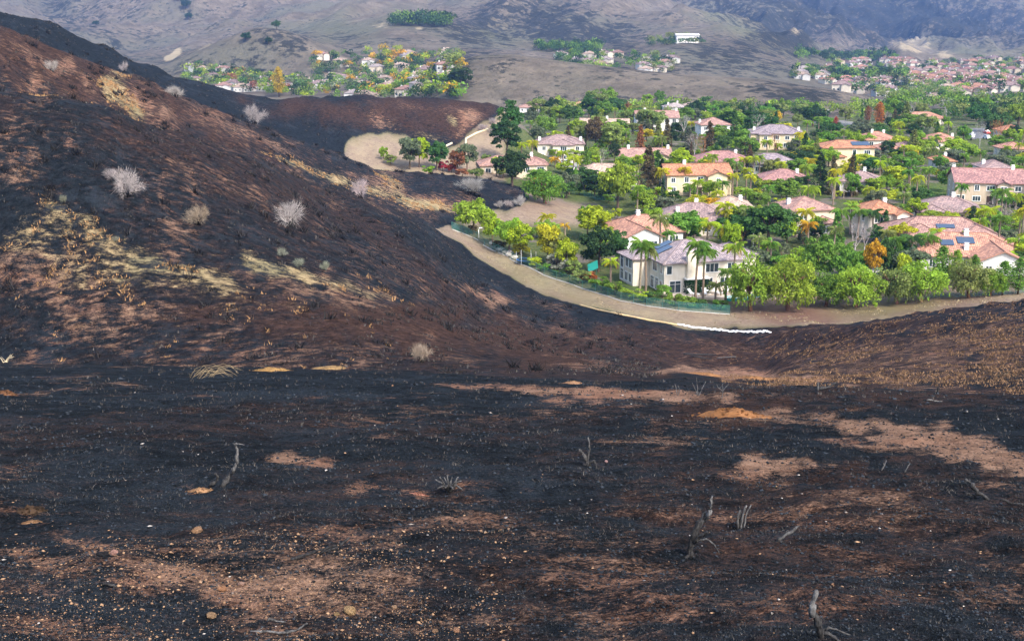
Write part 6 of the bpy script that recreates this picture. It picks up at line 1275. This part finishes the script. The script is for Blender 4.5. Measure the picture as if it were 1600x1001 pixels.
# dry grass tufts on the right slope and in the straw streaks of the left hill
nt_ = 16000; u_ = r.uniform(.14, .47, nt_); Y = r.uniform(58, 200, nt_); X = u_ * Y; sx, sy = world_pix(X, Y, grid_at(X, Y, TZ)); ok = (Y < np.interp(u_, NU, C3[0]) - 1) & (Y > np.interp(u_, NU, KY[4]) * .9) & (sx > 1150 + (sy - 500) * -.2) & (fbm(X * .25, Y * .10, 4, 88, .65) + .07 * (sx - 1350) / 300 > .53 + .05 * r.normal(size=nt_))
blades('dry_grass', X[ok], Y[ok], 6, r.uniform(.07, .24, ok.sum()), .0005 * Y[ok] + .003, .16, r, tone_mat('rusty_stubble', (.06, .033, .019), (.30, .18, .095)), 'orange dry grass tufts covering the scorched right slope', lambda n: r.random(n) * .85, .45)
ns_ = 90000; u_ = r.uniform(-.45, .1, ns_); Y = r.uniform(100, 340, ns_); X = u_ * Y; s_ = grid_at(X, Y, STRAW); ok = r.random(ns_) < np.clip(s_ - .35, 0, 1) * (fbm(X * .2, Y * .2, 3, 89) > .47)
blades('straw_grass', X[ok], Y[ok], 5, r.uniform(.18, .45, ok.sum()), .0006 * Y[ok] + .004, .22, r, DRYM, 'unburnt straw grass streaks on the black hill', lambda n: .4 + .6 * r.random(n), .5)
nw_ = 14000; u_ = r.uniform(-.08, .46, nw_); Y = r.uniform(190, 300, nw_); X = u_ * Y; ok = (grid_at(X, Y, dry.reshape(NR, NC)) > .9) & (fbm(X * .25, Y * .25, 3, 92) > .5)
blades('firebreak_weeds', X[ok], Y[ok], 4, r.uniform(.06, .22, ok.sum()), .0005 * Y[ok], .2, r, tone_mat('dry_weeds', (.16, .12, .05), (.44, .36, .22)), 'low dry weeds dotting the dirt firebreak', lambda n: r.random(n), .6)
# scorched tufts and brush stubs that roughen the black hillside
nh_ = 9000; u_ = r.uniform(-.46, .12, nh_); Y = r.uniform(95, 430, nh_); X = u_ * Y; bm_ = grid_at(X, Y, burn.reshape(NR, NC)); ok = (bm_ > .8) & (fbm(X * .08, Y * .08, 3, 90) > .40)
nk_ = 900; u2 = r.uniform(-.46, .1, nk_); Y2 = r.uniform(95, 400, nk_); X2 = u2 * Y2; ok2 = (grid_at(X2, Y2, burn.reshape(NR, NC)) > .8) & (fbm(X2 * .05, Y2 * .05, 3, 96) > .44)
blades('charred_skeletons', X2[ok2], Y2[ok2], 26, r.uniform(.35, 1.1, ok2.sum()), .0004 * Y2[ok2] + .006, .28, r, tone_mat('char', (.004, .004, .005), (.05, .045, .042)), 'small black shrub skeletons standing over the burnt hillside', lambda n: r.random(n) ** 2, .75)
blades('scorched_brush', X[ok], Y[ok], 5, r.uniform(.10, .34, ok.sum()), .0006 * Y[ok] + .005, .25, r, STUBM, 'charred brush stubs roughening the black hillside', lambda n: r.random(n) ** 2 * .8, .5)
# ---------------------------------------------------------------- far suburbs
def far_house(v):
    r = random.Random(v); w, d, h = r.uniform(13, 17), r.uniform(10, 13), r.choice((4.6, 5.6)); pit = R(22); out = []
    out.append((wall_mesh(w, d, h, 'hip', pit, 2.5), (0, 0, 0))); m1_, _ = roof_mesh(w, d, pit, 'hip'); out.append((m1_, (0, 0, h)))
    out.append((wall_mesh(w * .45, 8, h - .6, 'gable', pit, 2.5), (w * .22, -d * .45, 0))); m2_, _ = roof_mesh(w * .45, 8, pit, 'gable'); out.append((m2_, (w * .22, -d * .45, h - .58)))
    return out, w, d, h
FARH = [far_house(k) for k in range(5)]
FARPOS = []
def far(label, group, x, y, roof, wall, ymin, yaw=None, wins=True):
    p = hit(x, y, ymin)
    if any((p.x - a) ** 2 + (p.y - b_) ** 2 < 13.5 ** 2 for a, b_ in FARPOS): return
    FARPOS.append((p.x, p.y)); L, w, d, h = FARH[rnd.randrange(5)]; root = thing('far_house', label, 'house', p, R(rnd.uniform(-25, 25) if yaw is None else yaw), group); f = rnd.uniform(.62, .85)
    for i, (me, lc) in enumerate(L): link('roof' if i % 2 else 'wall', me, root, lc, color=tuple(c * f for c in (COL[roof] if i % 2 else COL[wall])))
    ch = link('chimney', CHM[.8], root, (-w * .3, 0, h + 1.2), color=(.8, .78, .74))
    if wins:
        for k in range(3): add_window(root, -w * .5 + w * (k + .5) / 4.5, -d / 2 - .012, 1.2, 0, 1.5, 1.4, 2)
def fartree(x, y, h, w, col, label, group, ymin, kind=None):
    p = hit(x, y, ymin); d_ = p.y * 1.01; plant(kind or rnd.choice(('round', 'wide', 'tall')), x, y - h / d_ * FPX, y, w / d_ * FPX, col, label, ymin, loc=p, group=group)
FT = []
def smalltree(x, y, h, w, col, ymin):
    p = hit(x, y, ymin); q_ = np.random.default_rng(len(FT)); C_ = ellip_centers(9, (0, 0, h * .52), (w / 2, w / 2, h * .45), len(FT)); V, F, c = clump_crown(C_, q_.uniform(.22, .34, len(C_)) * w, 17, h * .11, len(FT) + 5)
    FT.append((V + np.array(p), F, c[:, None] * np.array(jit(GREEN[col], .2))[None]))
RW = dict(pink='pink roofed', salmon='salmon roofed', mauve='mauve roofed', beige='beige roofed', grey='grey roofed', orange='orange roofed', rose='rose roofed', lav='lavender roofed')
def cluster(place, group, n, xr, yr, roofs, walls, ymin, ntree, cols, slope=lambda x: 0, wins=True, th=(5, 11)):
    k = 0; tr_ = 0
    while k < n and tr_ < n * 12:
        tr_ += 1; x = rnd.uniform(*xr); y = rnd.uniform(*yr) + slope(x); rc = rnd.choice(roofs); n0 = len(FARPOS); ty, tx = (y - slope(x) - yr[0]) / (yr[1] - yr[0]), (x - xr[0]) / (xr[1] - xr[0]); far('small %s house %s, %s %s part' % (RW[rc], place, ('upper', 'middle', 'lower')[min(2, int(ty * 3))], ('far left', 'left', 'central', 'right', 'far right')[min(4, int(tx * 5))]), group, x, y, rc, rnd.choice(walls), ymin, None, wins); k += len(FARPOS) - n0
    for _ in range(ntree):
        x = rnd.uniform(*xr); y = rnd.uniform(*yr) + slope(x); c = rnd.choice(cols); h = rnd.uniform(*th); smalltree(x, y, h, h * rnd.uniform(.9, 1.5), c, ymin)
TC = ('dark', 'dark', 'deep', 'mid', 'mid', 'olive', 'greyg', 'light', 'deep')
cluster('beyond the left burnt ridge', 'of the left far suburb', 17, (290, 485), (126, 156), ('mauve', 'beige', 'pink', 'mauve'), ('white', 'cream'), 620, 230, TC + ('lime', 'rust'), lambda x: -(485 - x) * .10)
cluster('on the far rise above the burnt ridge', 'of the central far suburb', 30, (490, 720), (84, 158), ('mauve', 'beige', 'grey', 'beige', 'pink'), ('white', 'cream', 'sand'), 620, 330, TC + ('lime', 'gold'), lambda x: 0)
cluster('in the cluster between grass hills', 'of the hill pocket suburb', 17, (868, 1050), (86, 112), ('mauve', 'grey', 'beige', 'pink'), ('cream', 'sand', 'white'), 1050, 95, TC, lambda x: (x - 868) * .03)
cluster('in the wide far suburb', 'of the wide far suburb', 120, (1290, 1640), (96, 138), ('pink', 'salmon', 'salmon', 'rose', 'pink', 'mauve'), ('cream', 'sand', 'white'), 1180, 260, TC, lambda x: -(x - 1290) * .01, True, (5, 9))
cluster('in the pale row left of the knoll', 'of the pale row', 18, (1310, 1490), (126, 158), ('beige', 'grey', 'mauve', 'beige'), ('cream', 'white'), 980, 80, TC, lambda x: (x - 1400) * .10)
cluster('in the rows above the bare knoll', 'of the near rows of the wide far suburb', 34, (1440, 1640), (130, 150), ('salmon', 'pink', 'mauve', 'rose'), ('cream', 'sand'), 1000, 70, TC)
cluster('at the wide suburb left end', 'of the small white group', 5, (1236, 1290), (112, 124), ('beige', 'grey'), ('white',), 1180, 40, TC)
for k in range(40): smalltree(615 + k * 2.2 + rnd.uniform(-3, 3), 40 + rnd.uniform(-4, 3), rnd.uniform(10, 18), rnd.uniform(16, 28), rnd.choice(('dark', 'deep', 'mid')), 1600)
for k in range(70): smalltree(rnd.uniform(840, 940), rnd.uniform(74, 82), rnd.uniform(7, 12), rnd.uniform(10, 16), rnd.choice(('dark', 'deep', 'mid')), 1300)
for k in range(60): smalltree(rnd.uniform(1245, 1400), rnd.uniform(88, 96), rnd.uniform(9, 16), rnd.uniform(10, 18), rnd.choice(('dark', 'deep', 'mid')), 1500)
for k in range(50): smalltree(rnd.uniform(1300, 1420), rnd.uniform(118, 130), rnd.uniform(9, 15), rnd.uniform(10, 18), rnd.choice(('dark', 'deep', 'mid')), 1200)
for k in range(30): smalltree(rnd.uniform(1010, 1110), rnd.uniform(62, 74), rnd.uniform(6, 10), rnd.uniform(8, 14), rnd.choice(('dark', 'deep', 'olive')), 1520)
for k in range(60): smalltree(rnd.uniform(1390, 1500), rnd.uniform(150, 176), rnd.uniform(6, 11), rnd.uniform(8, 14), rnd.choice(('dark', 'mid', 'mid', 'olive')), 780)
for k in range(70): smalltree(rnd.uniform(1480, 1640), rnd.uniform(168, 190), rnd.uniform(6, 11), rnd.uniform(8, 14), rnd.choice(('dark', 'mid', 'deep', 'olive')), 640)
for k in range(110): smalltree(rnd.uniform(840, 1420), rnd.uniform(170, 188), rnd.uniform(4, 9), rnd.uniform(6, 12), rnd.choice(('dark', 'mid', 'light', 'olive')), 560)
V, F, cc = merge(FT); o = link('far_trees', np_mesh('far_trees', V, F, LEAF, cc), None, color=(1, 1, 1)); o['kind'] = 'stuff'; o['label'] = 'countless small trees among the far suburbs and on the distant hills'
for i, (x, y, w, c) in enumerate(((720, 138, 34, 'deep'), (436, 152, 18, 'gold'), (385, 66, 16, 'deep'), (290, 15, 16, 'deep'), (278, 2, 10, 'deep'), (432, 46, 14, 'dark'), (150, 42, 10, 'deep'), (295, 32, 12, 'deep'), (420, 70, 12, 'deep'))):
    fartree(x, y, w / FPX * hit(x, y, 620).y * (1.0 if i != 1 else 2.6), w / FPX * hit(x, y, 620).y * 1.2, c, ('broad dark tree at the foot of the grass hill', 'orange autumn tree among the left far houses', 'dark bush on the crest of the round knob hill', 'dark bush on the left mountain, middle one', 'dark bush highest on the left mountain', 'dark bush above right side of the knob hill', 'dark bush on the mountain above the burnt ridge', 'dark bush on the left mountain, lower one', 'second dark bush on the knob hill')[i], None, 620, 'poplar' if i == 1 else 'wide')
# scattered oaks and brush on the far slopes, too many and small to count
# warehouse on the hill
p = hit(1073, 66, 1520); ww_ = 34 / FPX * p.y; root = thing('warehouse', 'long white low building alone on the far grass hill', 'building', p)
link('wall', wall_mesh(ww_, 20, 8, 'gable', R(9), 3), root, color=COL['white']); rm_, _ = roof_mesh(ww_, 20, R(9), 'gable', 1.0); link('roof', rm_, root, (0, 0, 8.05), color=(.75, .74, .70))
for k in range(5): add_window(root, -ww_ * .4 + ww_ * .2 * k, -10.02, 2.5, 0, 3.0, 2.2, 3)
flat_patch('far_street', [(562, 134), (574, 134), (574, 112), (563, 112)], ROAD, .8, 3.0)

# ---------------------------------------------------------------- haze between the camera and the mountains
hz, hnt, hb = new_mat('haze_air'); hnt.nodes.clear(); hq = NB(hnt); vol = hq.n('ShaderNodeVolumePrincipled'); vol.inputs['Color'].default_value = (.28, .50, 1.0, 1); vol.inputs['Density'].default_value = 0.00009; vol.inputs['Anisotropy'].default_value = .2
ho = hq.n('ShaderNodeOutputMaterial'); hnt.links.new(vol.outputs[0], ho.inputs['Volume'])
mb = MB(); xw = float(np.abs(VX).max()) + 50; mb.box(-xw, xw, -60, float(VY.max()) + 60, float(VZ.min()) - 1.0, float(VZ.max()) + 30)
o = link('haze', mb.mesh('haze', hz), None); o['kind'] = 'stuff'; o['label'] = 'thin blue haze lying over the valley and far mountains'
